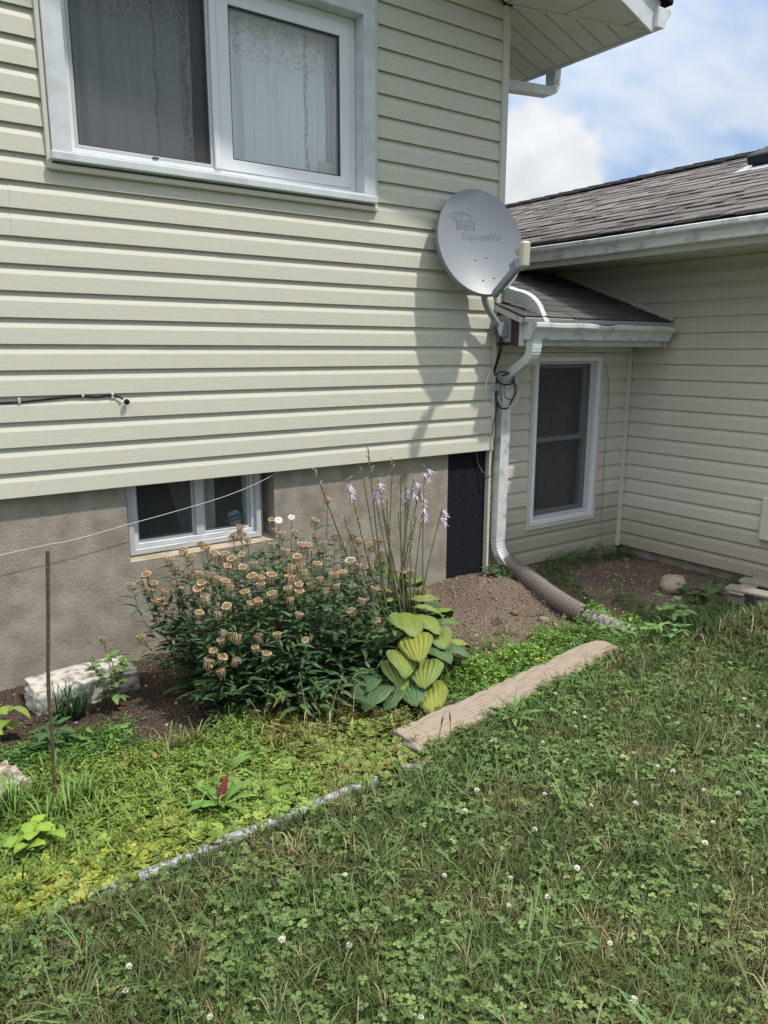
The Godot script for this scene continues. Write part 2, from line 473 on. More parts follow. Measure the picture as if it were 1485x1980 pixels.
const HOSTA := [[-1.149,-0.600,0.613,0], [-1.228,-0.620,0.826,0], [-1.297,-0.630,0.947,0], [-1.517,-0.620,1.054,0], [-1.383,-0.660,1.021,0], [-1.342,-0.720,1.064,0], [-1.128,-0.760,0.878,2], [-1.558,-0.680,1.167,1], [-1.379,-0.780,1.114,2], [-1.630,-0.740,1.176,0], [-1.555,-0.790,1.239,0], [-1.633,-0.800,1.157,0], [-1.629,-0.860,1.242,2], [-1.574,-0.870,1.294,1], [-1.799,-0.860,1.191,3], [-1.727,-0.870,1.217,3], [-1.257,-0.560,0.554,0], [-1.420,-0.620,0.710,0], [-1.804,-0.830,1.116,3], [-1.112,-0.720,0.811,0], [-1.100,-0.860,0.929,1]]
const BLOSSOMS := [[-1.06,1.59], [-1.13,1.76], [-1.12,1.81], [-1.22,1.84], [-0.85,2.08], [-1.20,2.29], [-1.22,2.43], [-1.13,2.51], [-0.59,2.29], [-1.20,2.12], [-1.43,1.85], [-1.70,2.11], [-1.62,2.25], [-1.48,2.33], [-1.36,2.55], [-2.11,2.35], [-1.92,2.44], [-1.88,2.23], [-2.27,2.23], [-2.00,2.02], [-1.88,1.95], [-1.60,1.73], [-2.08,2.69], [-2.08,2.47], [-2.20,2.43], [-2.63,2.57], [-2.18,2.84], [-3.15,2.02], [-3.18,2.09], [-2.79,2.17], [-2.51,2.05], [-3.04,2.28], [-2.65,2.29], [-1.26,2.11], [-1.22,2.24], [-0.38,2.11], [-0.84,2.03], [-1.49,2.60]]


# ---------------------------------------------------------------- main
func _ready() -> void:
	rng.seed = 20240717
	fine.noise_type = FastNoiseLite.TYPE_SIMPLEX_SMOOTH
	fine.seed = 77
	fine.frequency = 0.05
	var cam := Camera3D.new()
	cam.name = "camera"
	add_child(cam)
	cam.position = Vector3(-3.57636, 0.66124, 3.73699)
	cam.rotation_order = EULER_ORDER_YXZ
	cam.rotation_degrees = Vector3(-12.0763, -35.6415, 0.068)
	cam.fov = 68.54
	cam.near = 0.05
	cam.far = 500.0
	cam.current = true
	var env := Environment.new()
	env.background_mode = Environment.BG_SKY
	env.sky = Sky.new()
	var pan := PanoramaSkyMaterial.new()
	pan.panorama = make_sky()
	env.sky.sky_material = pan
	env.background_energy_multiplier = 1.0
	env.tonemap_mode = Environment.TONE_MAPPER_LINEAR
	env.tonemap_exposure = 2.0
	env.sdfgi_enabled = true
	env.ssao_enabled = true
	env.ssil_enabled = true
	var we := WorldEnvironment.new()
	we.name = "environment"
	we.environment = env
	add_child(we)
	var sun := DirectionalLight3D.new()
	sun.name = "sun"
	add_child(sun)
	sun.look_at_from_position(Vector3(0.72, 2.2, 1.0), Vector3.ZERO)
	sun.light_energy = 0.6
	sun.light_angular_distance = 1.6
	sun.light_color = Color(1.0, 0.972, 0.925)
	sun.shadow_enabled = true
	make_materials()
	ground()
	main_house()
	wing()
	dish()
	cables()
	yard_objects()
	daisies()
	hosta()
	weeds()
	cover()
	lawn()


func make_sky() -> ImageTexture:
	var W := 1536
	var H := 768
	var img := Image.create(W, H, false, Image.FORMAT_RGBF)
	var veil := noise(FastNoiseLite.TYPE_SIMPLEX_SMOOTH, 0.9, 5, 91)
	var puff := noise(FastNoiseLite.TYPE_SIMPLEX_SMOOTH, 5.0, 5, 92)
	var wisp := noise(FastNoiseLite.TYPE_SIMPLEX_SMOOTH, 2.2, 5, 93)
	# heaps of cumulus round the horizon: azimuth, elevation, half width, half height
	var heaps := [[0.785, 0.175, 0.052, 0.056], [0.765, 0.12, 0.08, 0.05], [0.893, 0.205, 0.050, 0.048], [0.92, 0.14, 0.09, 0.045], [1.075, 0.195, 0.04, 0.028]]
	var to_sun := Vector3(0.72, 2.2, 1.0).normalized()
	var az := 1.35
	while az < 6.9:
		heaps.append([az, rng.randf_range(0.12, 0.24), rng.randf_range(0.07, 0.13), rng.randf_range(0.05, 0.09)])
		az += rng.randf_range(0.14, 0.34)
	for j in H:
		var el := PI * 0.5 - PI * (j + 0.5) / H
		var y := sin(el)
		if y < -0.02:
			img.fill_rect(Rect2i(0, j, W, H - j), Color(0.105, 0.12, 0.09))
			break
		var t := pow(clampf(1.0 - y, 0.0, 1.0), 2.2)
		var base := Color(0.105, 0.19, 0.355).lerp(Color(0.18, 0.275, 0.42), t)
		for i in W:
			var th := ((i + 0.5) / W - 0.5) * TAU
			var d := Vector3(sin(th) * cos(el), y, -cos(th) * cos(el))
			var k := 1.0 / (maxf(y, 0.0) + 0.22)
			var vp := Vector3(d.x * k, d.z * k, 0.3)
			var v := 0.5 + 0.5 * veil.get_noise_3dv(vp) + 0.30 * wisp.get_noise_3d(vp.x * 0.8, vp.y * 2.0, 1.0) + 0.16 * puff.get_noise_3d(vp.x * 1.1, vp.y * 2.4, 2.0)
			var cov := smoothstep(0.16, 0.80, v + 0.55 * y - 0.05)
			var c := base.lerp(Color(0.325, 0.362, 0.408), cov * 0.92)
			# wide brightness round the sun, added as fill to lift the shaded sides
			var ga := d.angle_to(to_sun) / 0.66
			var fill_glow := exp(-ga * ga)
			c += Color(3.5, 3.46, 3.37) * fill_glow * (0.6 + 0.4 * cov)
			if el < 0.42:
				var m := -1.0
				var up := 0.0
				for h in heaps:
					var da := absf(th - h[0])
					da = minf(da, TAU - da) / h[2]
					if da < 1.6:
						var de: float = (el - h[1]) / h[3]
						var f := 1.0 - da * da - de * de * (1.0 if de > 0.0 else 0.35)
						if f > m:
							m = f; up = de
				if m > -0.9:
					var q := m + 0.62 * puff.get_noise_3dv(d * 4.0) + 0.10
					var al := smoothstep(0.0, 0.42, q) * 0.95
					var lum := clampf(0.43 + 0.03 * up + 0.07 * puff.get_noise_3dv(d * 4.2 + Vector3(0.05, 0.03, 0)), 0.34, 0.50)
					c = c.lerp(Color(lum * 0.965, lum * 0.985, lum * 1.01), al)
			img.set_pixel(i, j, c)
	return ImageTexture.create_from_image(img)


func ground() -> void:
	var mb := MB.new()
	var xs := []
	var zs := []
	var x := -4.6
	while x < 2.61:
		xs.append(x); x += 0.03
	var z := -0.35
	while z < 4.4:
		zs.append(z); z += 0.03
	xs.push_front(-12.0); xs.push_front(-140.0); xs.append(12.0); xs.append(140.0)
	zs.push_front(-12.0); zs.push_front(-140.0); zs.append(12.0); zs.append(140.0)
	var P := []
	var K := []
	var n2 := noise(FastNoiseLite.TYPE_SIMPLEX_SMOOTH, 9.0, 4, 33)
	var n3 := noise(FastNoiseLite.TYPE_SIMPLEX_SMOOTH, 1.4, 3, 34)
	for zz in zs:
		var row := []
		var krow := []
		for xx in xs:
			var h := -0.955
			var near: bool = xx > -5.0 and xx < 2.7 and zz > -0.5 and zz < 4.5
			var c := Color(0.045, 0.05, 0.026)
			if near:
				h = gh(xx, zz)
				if zz < edge_z(xx):
					var q := n2.get_noise_2d(xx, zz)
					h += 0.014 * q + 0.006 * n2.get_noise_2d(xx * 3.0, zz * 3.0)
					var k := n3.get_noise_2d(xx, zz)
					c = Color(0.250, 0.200, 0.158).lerp(Color(0.175, 0.138, 0.110), clampf(0.5 + k, 0.0, 1.0))
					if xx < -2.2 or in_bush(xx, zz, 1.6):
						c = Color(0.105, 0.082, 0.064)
				else:
					c = Color(0.075, 0.066, 0.036)
			elif absf(xx) > 20.0 or absf(zz) > 20.0 or zz > 4.0:
				c = Color(0.06, 0.09, 0.028)
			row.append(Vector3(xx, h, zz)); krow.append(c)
		P.append(row); K.append(krow)
	for j in zs.size() - 1:
		for i in xs.size() - 1:
			var a: Vector3 = P[j][i]
			var b: Vector3 = P[j][i + 1]
			var c: Vector3 = P[j + 1][i + 1]
			var d: Vector3 = P[j + 1][i]
			var n := (d - b).cross(c - a)
			if n.y < 0.0:
				n = -n
			n = n.normalized()
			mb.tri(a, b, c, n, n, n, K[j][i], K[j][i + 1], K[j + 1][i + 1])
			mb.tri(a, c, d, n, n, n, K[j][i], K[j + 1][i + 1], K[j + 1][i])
	var g := solo("ground", mb.mesh(), M.soil, "bare brown soil of the bed running under the lawn", "ground")
	g.set_meta("kind", "structure")


# ---------------------------------------------------------------- siding
func clip_profile(lo: float, hi: float) -> Array:
	var full := [Vector2(0.011, -0.0172), Vector2(0.0, 0.0), Vector2(0.002, 0.0008), Vector2(0.071, -0.0025), Vector2(0.076, -0.0042), Vector2(0.100, -0.0135), Vector2(0.128, -0.0178)]
	var out := []
	for i in full.size() - 1:
		var a: Vector2 = full[i]
		var b: Vector2 = full[i + 1]
		if i == 0:
			if lo <= 0.0:
				out.append(a)
			continue
		if b.x < lo or a.x > hi:
			continue
		var p := a
		var q := b
		if a.x < lo:
			p = a.lerp(b, (lo - a.x) / (b.x - a.x))
		if b.x > hi:
			q = a.lerp(b, (hi - a.x) / (b.x - a.x))
		if out.is_empty() or out[-1].distance_to(p) > 0.0001:
			out.append(p)
		out.append(q)
	return out


func board(parent: Node3D, o: Vector3, dx: Vector3, outw: Vector3, x0: float, x1: float, lo: float, hi: float, lift: float, m: Material) -> void:
	if x1 - x0 < 0.004:
		return
	var pr := clip_profile(lo, hi)
	var mb := MB.new()
	for i in pr.size() - 1:
		var a: Vector3 = o + Vector3.UP * pr[i].x + outw * (pr[i].y + lift)
		var b: Vector3 = o + Vector3.UP * pr[i + 1].x + outw * (pr[i + 1].y + lift)
		mb.quad(a + dx * x0, b + dx * x0, b + dx * x1, a + dx * x1)
	# the board's two cut ends
	for e in [x0, x1]:
		for i in pr.size() - 1:
			var a2: Vector3 = o + Vector3.UP * pr[i].x + outw * (pr[i].y + lift) + dx * e
			var b2: Vector3 = o + Vector3.UP * pr[i + 1].x + outw * (pr[i + 1].y + lift) + dx * e
			var bk := outw * -0.0012
			mb.flat4(a2, b2, b2 + bk, a2 + bk, a2 + dx * (1.0 if e == x0 else -1.0))
	part("siding_board", mb.mesh(), m, parent)


func siding(parent: Node3D, o: Vector3, dx: Vector3, outw: Vector3, x0: float, k0: int, k1: int, right: Callable, openings: Array, seams: Dictionary, mats: Callable) -> void:
	for k in range(k0, k1):
		var yb := k * COURSE
		var x1: float = right.call(yb)
		if x1 <= x0:
			continue
		var todo := [[x0, x1, 0.0, 0.128]]
		for op in openings:
			var nxt := []
			for t in todo:
				if op[2] >= yb + COURSE or op[3] <= yb or op[0] >= t[1] or op[1] <= t[0]:
					nxt.append(t)
					continue
				if op[0] > t[0]:
					nxt.append([t[0], op[0], t[2], t[3]])
				if op[1] < t[1]:
					nxt.append([op[1], t[1], t[2], t[3]])
				if op[2] > yb + 0.006:
					nxt.append([maxf(t[0], op[0]), minf(t[1], op[1]), 0.0, op[2] - yb])
				if op[3] < yb + COURSE - 0.006:
					nxt.append([maxf(t[0], op[0]), minf(t[1], op[1]), op[3] - yb, 0.128])
			todo = nxt
		var sm: Array = seams.get(k >> 1, [])
		for t in todo:
			var a: float = t[0]
			var lift := 0.0
			for s in sm:
				if s > a + 0.05 and s < t[1] - 0.05:
					board(parent, o + Vector3.UP * yb, dx, outw, a, s, t[2], t[3], lift, mats.call(k))
					a = s - 0.025 + (0.004 if k % 2 else 0.0)
					lift = 0.0013 if lift == 0.0 else 0.0
			board(parent, o + Vector3.UP * yb, dx, outw, a, t[1], t[2], t[3], lift, mats.call(k))


# K-style gutter: profile as (outward, up)
func gutter(called: String, parent: Node3D, a: Vector3, along: Vector3, length: float, outw: Vector3, dent := 0.0) -> MeshInstance3D:
	var pr := [Vector2(0, 0.108), Vector2(0, 0), Vector2(0.066, 0), Vector2(0.070, 0.004), Vector2(0.072, 0.014), Vector2(0.076, 0.030), Vector2(0.086, 0.050), Vector2(0.100, 0.064), Vector2(0.112, 0.072), Vector2(0.116, 0.080), Vector2(0.116, 0.102), Vector2(0.112, 0.107), Vector2(0.102, 0.107), Vector2(0.101, 0.097)]
	var mb := MB.new()
	var seg := 28
	for s in seg:
		for i in pr.size() - 1:
			var q := []
			for e in [[s, i], [s, i + 1], [s + 1, i + 1], [s + 1, i]]:
				var f: float = float(e[0]) / seg
				var p: Vector2 = pr[e[1]]
				var dn := dent * exp(-pow((f - 0.47) / 0.06, 2.0)) * (1.0 if p.y > 0.09 and p.x > 0.05 else 0.0)
				var wv := 0.0016 * sin(f * 23.0 + p.x * 9.0)
				q.append(a + along * (length * f) + outw * (p.x + dn * 0.4) + Vector3.UP * (p.y - dn + wv))
			mb.quad(q[0], q[1], q[2], q[3])
	for f in [0.0, 1.0]:
		for i in range(1, pr.size() - 3):
			mb.flat3(a + along * (length * f) + Vector3.UP * 0.108, a + along * (length * f) + outw * pr[i].x + Vector3.UP * pr[i].y, a + along * (length * f) + outw * pr[i + 1].x + Vector3.UP * pr[i + 1].y, a + along * (length * 0.5))
	var o := part(called, mb.mesh(), M.gutter, parent)
	# folded end caps
	for f in [0.0, 1.0]:
		var cap := MB.new()
		var oo: Vector3 = a + along * (length * f + (-0.0015 if f == 0.0 else 0.0015))
		for i in range(1, pr.size() - 4):
			cap.flat4(oo + outw * pr[i].x + Vector3.UP * pr[i].y, oo + outw * pr[i + 1].x + Vector3.UP * pr[i + 1].y, oo + outw * (pr[i + 1].x * 0.97 + 0.001) + Vector3.UP * (pr[i + 1].y + 0.006), oo + outw * (pr[i].x * 0.97 + 0.001) + Vector3.UP * (pr[i].y + 0.006), a + along * (length * 0.5))
		part("end_cap", cap.mesh(), M.gutter, o)
	return o


func fillet(pts: Array, r: float, n: int) -> Array:
	# [points, whether each lies in a bend]
	var out := [pts[0]]
	var bend := [false]
	for i in range(1, pts.size() - 1):
		var a: Vector3 = (pts[i - 1] - pts[i])
		var b: Vector3 = (pts[i + 1] - pts[i])
		var rr := minf(r, minf(a.length(), b.length()) * 0.48)
		var p: Vector3 = pts[i] + a.normalized() * rr
		var q: Vector3 = pts[i] + b.normalized() * rr
		for k in n + 1:
			var t := float(k) / n
			out.append(p.lerp(pts[i], t).lerp(pts[i].lerp(q, t), t))
			bend.append(true)
	out.append(pts[-1]); bend.append(false)
	return [out, bend]


func spout(called: String, parent: Node3D, pts: Array, hint: Vector3, r := 0.07) -> void:
	var f := fillet(pts, r, 13)
	var sc := []
	for i in f[0].size():
		sc.append((0.955 if i % 2 == 0 else 1.02) if f[1][i] else 1.0)
	var w := 0.042
	var d := 0.029
	var pr := []
	for k in 9:
		pr.append(Vector2(lerpf(-w, w, k / 8.0), d if k % 2 == 0 else d - 0.0022))
	for k in 4:
		pr.append(Vector2(w + (0.0 if k % 2 else 0.0016), lerpf(d * 0.75, -d * 0.75, k / 3.0)))
	for k in 9:
		pr.append(Vector2(lerpf(w, -w, k / 8.0), -d if k % 2 == 0 else -d + 0.0022))
	for k in 4:
		pr.append(Vector2(-w - (0.0 if k % 2 else 0.0016), lerpf(-d * 0.75, d * 0.75, k / 3.0)))
	var mb := MB.new()
	mb.sweep(pr, f[0], hint, sc)
	part(called, mb.mesh(), M.gutter, parent)


func beam(called: String, parent: Node3D, a: Vector3, b: Vector3, m: Material, bev := 0.003) -> MeshInstance3D:
	var mb := MB.new()
	mb.box((a + b) * 0.5, (b - a).abs(), bev)
	return part(called, mb.mesh(), m, parent)


# four mitred boards round a rectangle in the plane z, from depth z0 to z1
func frame(called: String, parent: Node3D, x0: float, x1: float, y0: float, y1: float, w: float, z0: float, z1: float, m: Material, ws := Vector4(-1, -1, -1, -1)) -> MeshInstance3D:
	# ws: widths left, right, bottom, top
	var l := ws.x if ws.x >= 0 else w
	var r := ws.y if ws.y >= 0 else w
	var b := ws.z if ws.z >= 0 else w
	var t := ws.w if ws.w >= 0 else w
	var O := [Vector2(x0, y0), Vector2(x1, y0), Vector2(x1, y1), Vector2(x0, y1)]
	var I := [Vector2(x0 + l, y0 + b), Vector2(x1 - r, y0 + b), Vector2(x1 - r, y1 - t), Vector2(x0 + l, y1 - t)]
	var mb := MB.new()
	var e := 0.0025
	for k in 4:
		var j := (k + 1) % 4
		var c := Vector3((O[k].x + O[j].x + I[k].x + I[j].x) / 4.0, (O[k].y + O[j].y + I[k].y + I[j].y) / 4.0, (z0 + z1) * 0.5)
		var v := func(p: Vector2, z: float) -> Vector3: return Vector3(p.x, p.y, z)
		var mid := (Vector2(x0, y0) + Vector2(x1, y1)) * 0.5
		var sh := func(p: Vector2, s: float) -> Vector2: return p + (p - mid).sign() * s
		var ok: Vector2 = sh.call(O[k], -e)
		var oj: Vector2 = sh.call(O[j], -e)
		var ik: Vector2 = sh.call(I[k], e)
		var ij: Vector2 = sh.call(I[j], e)
		mb.flat4(v.call(ok, z1), v.call(oj, z1), v.call(ij, z1), v.call(ik, z1), c)
		mb.flat4(v.call(ok, z1), v.call(oj, z1), v.call(O[j], z1 - e), v.call(O[k], z1 - e), c)
		mb.flat4(v.call(ik, z1), v.call(ij, z1), v.call(I[j], z1 - e), v.call(I[k], z1 - e), c)
		mb.flat4(v.call(O[k], z0), v.call(O[j], z0), v.call(O[j], z1 - e), v.call(O[k], z1 - e), c)
		mb.flat4(v.call(I[k], z0), v.call(I[j], z0), v.call(I[j], z1 - e), v.call(I[k], z1 - e), c)
		mb.flat4(v.call(O[k], z0), v.call(O[j], z0), v.call(I[j], z0), v.call(I[k], z0), c)
	return part(called, mb.mesh(), m, parent)


func pane(parent: Node3D, x0: float, x1: float, y0: float, y1: float, z: float, m: Material, called := "pane") -> MeshInstance3D:
	var mb := MB.new()
	mb.quad(Vector3(x0, y0, z), Vector3(x0, y1, z), Vector3(x1, y1, z), Vector3(x1, y0, z))
	return part(called, mb.mesh(), m, parent)


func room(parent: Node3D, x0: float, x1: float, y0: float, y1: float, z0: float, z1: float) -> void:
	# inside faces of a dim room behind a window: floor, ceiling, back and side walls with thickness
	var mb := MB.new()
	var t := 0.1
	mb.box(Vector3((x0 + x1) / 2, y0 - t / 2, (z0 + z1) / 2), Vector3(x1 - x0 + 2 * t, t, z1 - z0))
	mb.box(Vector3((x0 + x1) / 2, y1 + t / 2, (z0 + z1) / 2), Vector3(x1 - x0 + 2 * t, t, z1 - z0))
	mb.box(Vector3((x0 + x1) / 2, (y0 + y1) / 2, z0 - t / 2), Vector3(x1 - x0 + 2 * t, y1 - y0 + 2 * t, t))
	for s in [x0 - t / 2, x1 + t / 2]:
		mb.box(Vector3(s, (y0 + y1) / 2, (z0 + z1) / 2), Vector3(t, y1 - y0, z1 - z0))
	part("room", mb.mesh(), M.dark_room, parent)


func curtain_mesh(x0: float, x1: float, y0: float, y1: float, z: float, folds: float, amp: float, sd: int, flare := 0.0) -> ArrayMesh:
	var n := noise(FastNoiseLite.TYPE_SIMPLEX_SMOOTH, 2.2, 2, sd)
	var mb := MB.new()
	var nx := 70
	var ny := 6
	var pt := func(i: int, j: int) -> Vector3:
		var u := float(i) / nx
		var v := float(j) / ny
		var x := lerpf(x0, x1, u) + flare * (1.0 - v) * (u - 0.3)
		return Vector3(x, lerpf(y0, y1, v), z + amp * sin(u * folds * TAU + 2.0 * n.get_noise_2d(u * 3.0, 0.0)) * (0.6 + 0.5 * n.get_noise_2d(u * 5.0, v)) + 0.01 * n.get_noise_2d(u * 9.0, v * 2.0))
	for i in nx:
		for j in ny:
			mb.quad_uv(pt.call(i, j), pt.call(i, j + 1), pt.call(i + 1, j + 1), pt.call(i + 1, j), Vector2(float(i) / nx, 1.0 - float(j) / ny), Vector2(float(i) / nx, 1.0 - float(j + 1) / ny), Vector2(float(i + 1) / nx, 1.0 - float(j + 1) / ny), Vector2(float(i + 1) / nx, 1.0 - float(j) / ny))
	return mb.mesh()


func floral(strips: Array, valance: float) -> StandardMaterial3D:
	# sheer white cloth with woven floral borders
	var W := 768
	var H := 512
	var img := Image.create(W, H, false, Image.FORMAT_RGB8)
	img.fill(lin(0.74, 0.78, 0.80))
	var inks := [lin(0.46, 0.20, 0.20), lin(0.42, 0.28, 0.24), lin(0.44, 0.43, 0.36), lin(0.55, 0.33, 0.32)]
	for s in strips:
		var cx: float = s * W
		for e in [-0.022, 0.022]:
			img.fill_rect(Rect2i(int(cx + e * W), 0, 1, H), lin(0.48, 0.49, 0.49))
		var y := 4.0
		while y < H:
			var r := rng.randf_range(6.0, 14.0)
			var px := cx + sin(y * 0.05) * 8.0 + rng.randf_range(-3, 3)
			for k in int(r * 3.2):
				var a := rng.randf() * TAU
				var q := sqrt(rng.randf()) * r
				img.fill_rect(Rect2i(clampi(int(px + cos(a) * q), 0, W - 3), clampi(int(y + sin(a) * q * 1.2), 0, H - 5), 3, 4), inks[rng.randi() % 4])
			y += r * rng.randf_range(1.4, 2.6)
	for k in int(560 * valance * 4.0):
		var vx := rng.randi() % (W - 8)
		var vy := int(rng.randf() * H * valance)
		for q in 5:
			img.fill_rect(Rect2i(clampi(vx + rng.randi_range(-4, 6), 0, W - 5), clampi(vy + rng.randi_range(-3, 4), 0, H - 4), 4, 2), inks[rng.randi() % 4].lerp(lin(0.74, 0.78, 0.80), 0.35))
	var m := mat(Color.WHITE, 0.85)
	m.albedo_texture = ImageTexture.create_from_image(img)
	m.backlight = Color(0.5, 0.5, 0.5)
	return m


# ---------------------------------------------------------------- the main house
func main_house() -> void:
	var h := thing("house", "cream vinyl sided house wall with concrete basement and overhanging eave", "house", Vector3(-1.7, -0.95, -0.2))
	var w := MB.new()
	var bx := func(mb: MB, x0: float, x1: float, y0: float, y1: float, z0: float, z1: float) -> void:
		mb.box(Vector3((x0 + x1) / 2, (y0 + y1) / 2, (z0 + z1) / 2), Vector3(x1 - x0, y1 - y0, z1 - z0))
	bx.call(w, -7.0, -2.62, 0.01, 3.3, -0.2, -0.020)
	bx.call(w, -1.045, -0.001, 0.01, 2.74, -0.2, -0.020)
	bx.call(w, -2.62, -1.045, 0.01, 1.515, -0.2, -0.020)
	bx.call(w, -2.62, -1.045, 2.44, 2.9, -0.2, -0.020)
	bx.call(w, -0.2, -0.001, -1.2, 2.74, -7.0, -0.2)
	bx.call(w, -7.2, -7.0, -1.2, 3.3, -7.0, -0.017)
	bx.call(w, -7.2, 0.0, -1.2, 2.74, -7.2, -7.0)
	var wall := part("wall", w.mesh(), M.vinyl, h)
	var seams := {0: [-4.4, -2.725], 1: [-3.6, -1.481], 2: [-4.7, -2.314], 3: [-3.3, -0.62], 4: [-4.2, -1.93], 5: [-2.86], 6: [-4.0, -2.443], 7: [-3.4], 8: [-4.6], 9: [-3.9], 10: [-3.2]}
	siding(wall, Vector3.ZERO, Vector3.RIGHT, Vector3.BACK, -6.9, 0, 32, func(yb: float) -> float: return minf(0.0, (2.73 - yb) / 0.333), [[-2.70, -0.965, 1.46, 2.535]], seams, func(_k: int) -> Material: return M.vinyl)
	# foundation with a hole for the basement window
	var f := MB.new()
	bx.call(f, -7.0, -2.465, -1.3, 0.005, -0.30, -0.05)
	bx.call(f, -1.632, -0.336, -1.3, 0.005, -0.30, -0.05)
	bx.call(f, -2.465, -1.632, -1.3, -0.405, -0.30, -0.05)
	var fo := part("foundation", f.mesh(), M.concrete, h)
	var sl := MB.new()
	var a0 := Vector3(-2.463, -0.404, -0.049)
	sl.flat4(a0, a0 + Vector3(0.829, 0, 0), Vector3(-1.634, -0.375, -0.2), Vector3(-2.463, -0.375, -0.2), Vector3(-2, -1, -0.1))
	part("window_sill", sl.mesh(), M.concrete_sill, fo)
	beam("black_panel", h, Vector3(-0.3355, -1.1, -0.30), Vector3(0.012, -0.003, -0.057), M.black_board).set_meta("label", "black board closing the foundation's corner")
	beam("corner_trim", h, Vector3(0.0125, -0.97, -0.10), Vector3(0.034, -0.001, -0.022), M.cream)
	beam("corner_post", h, Vector3(0.0005, 0.968, -0.05), Vector3(0.052, 2.725, 0.014), M.cream, 0.005)
	beam("corner_trim", h, Vector3(0.0005, -0.004, -0.05), Vector3(0.024, 0.966, 0.010), M.cream)
	big_window(h)
	basement_window(h)
	house_roof(h)


func big_window(h: Node3D) -> void:
	var win := frame("window", h, -2.695, -0.973, 1.475, 2.525, 0.085, -0.10, 0.022, M.white_metal, Vector4(0.085, 0.077, 0.05, 0.10))
	frame("trim_channel", win, -2.718, -0.950, 1.445, 2.548, 0.022, -0.016, 0.012, M.cream)
	beam("drip_trim", win, Vector3(-2.716, 1.438, 0.012), Vector3(-0.952, 1.466, 0.024), M.cream, 0.006)
	beam("sill", win, Vector3(-2.705, 1.476, 0.0225), Vector3(-0.968, 1.514, 0.046), M.white_metal, 0.005)
	frame("frame", win, -2.608, -1.052, 1.526, 2.424, 0.034, -0.13, -0.062, M.white_vinyl)
	# fixed light on the left behind an insect screen
	frame("screen_frame", win, -2.574, -1.903, 1.561, 2.389, 0.017, -0.078, -0.066, M.grey_frame)
	frame("seal", win, -2.5735, -1.9035, 1.5615, 2.3885, 0.024, -0.098, -0.0785, M.dark_seal)
	pane(win, -2.56, -1.92, 1.575, 2.375, -0.071, M.screen, "insect_screen")
	pane(win, -2.56, -1.92, 1.575, 2.375, -0.092, M.glass)
	pane(win, -2.56, -1.92, 1.575, 2.375, -0.106, M.glass)
	beam("mullion", win, Vector3(-1.9025, 1.5605, -0.11), Vector3(-1.868, 2.3895, -0.052), M.white_vinyl, 0.004)
	# sliding sash on the right
	var sash := frame("sash", win, -1.8675, -1.0865, 1.5605, 2.3895, 0.063, -0.10, -0.058, M.white_vinyl, Vector4(0.066, 0.066, 0.055, 0.066))
	frame("seal", win, -1.802, -1.152, 1.615, 2.324, 0.007, -0.092, -0.064, M.dark_seal)
	pane(win, -1.797, -1.157, 1.620, 2.319, -0.072, M.glass)
	pane(win, -1.797, -1.157, 1.620, 2.319, -0.087, M.glass)
	beam("latch", win, Vector3(-2.22, 1.565, -0.064), Vector3(-2.19, 1.571, -0.056), M.dark_seal, 0.001)
	sash.set_meta("label", "white sliding sash of the large window")
	room(h, -4.2, -0.4, 0.7, 2.60, -3.2, -0.205)
	var c := curtain_mesh(-2.60, -1.955, 1.50, 2.42, -0.20, 6.0, 0.022, 3)
	solo("curtain", c, floral([0.06, 0.72, 0.97], 0.26), "sheer curtain with flowered border behind the window's screened left pane", "curtain")
	var c2 := curtain_mesh(-1.84, -1.07, 1.50, 2.42, -0.175, 5.0, 0.020, 8)
	solo("curtain", c2, floral([0.045, 0.70], 0.30), "sheer white curtain with red flowered border behind the window's right sash", "curtain")
	var cm := MB.new()
	cm.box(Vector3(-1.215, 1.655, -0.12), Vector3(0.085, 0.075, 0.012), 0.003)
	solo("window_card", cm.mesh(), M.lnb, "small pale card standing inside the right sash's lower corner", "card")


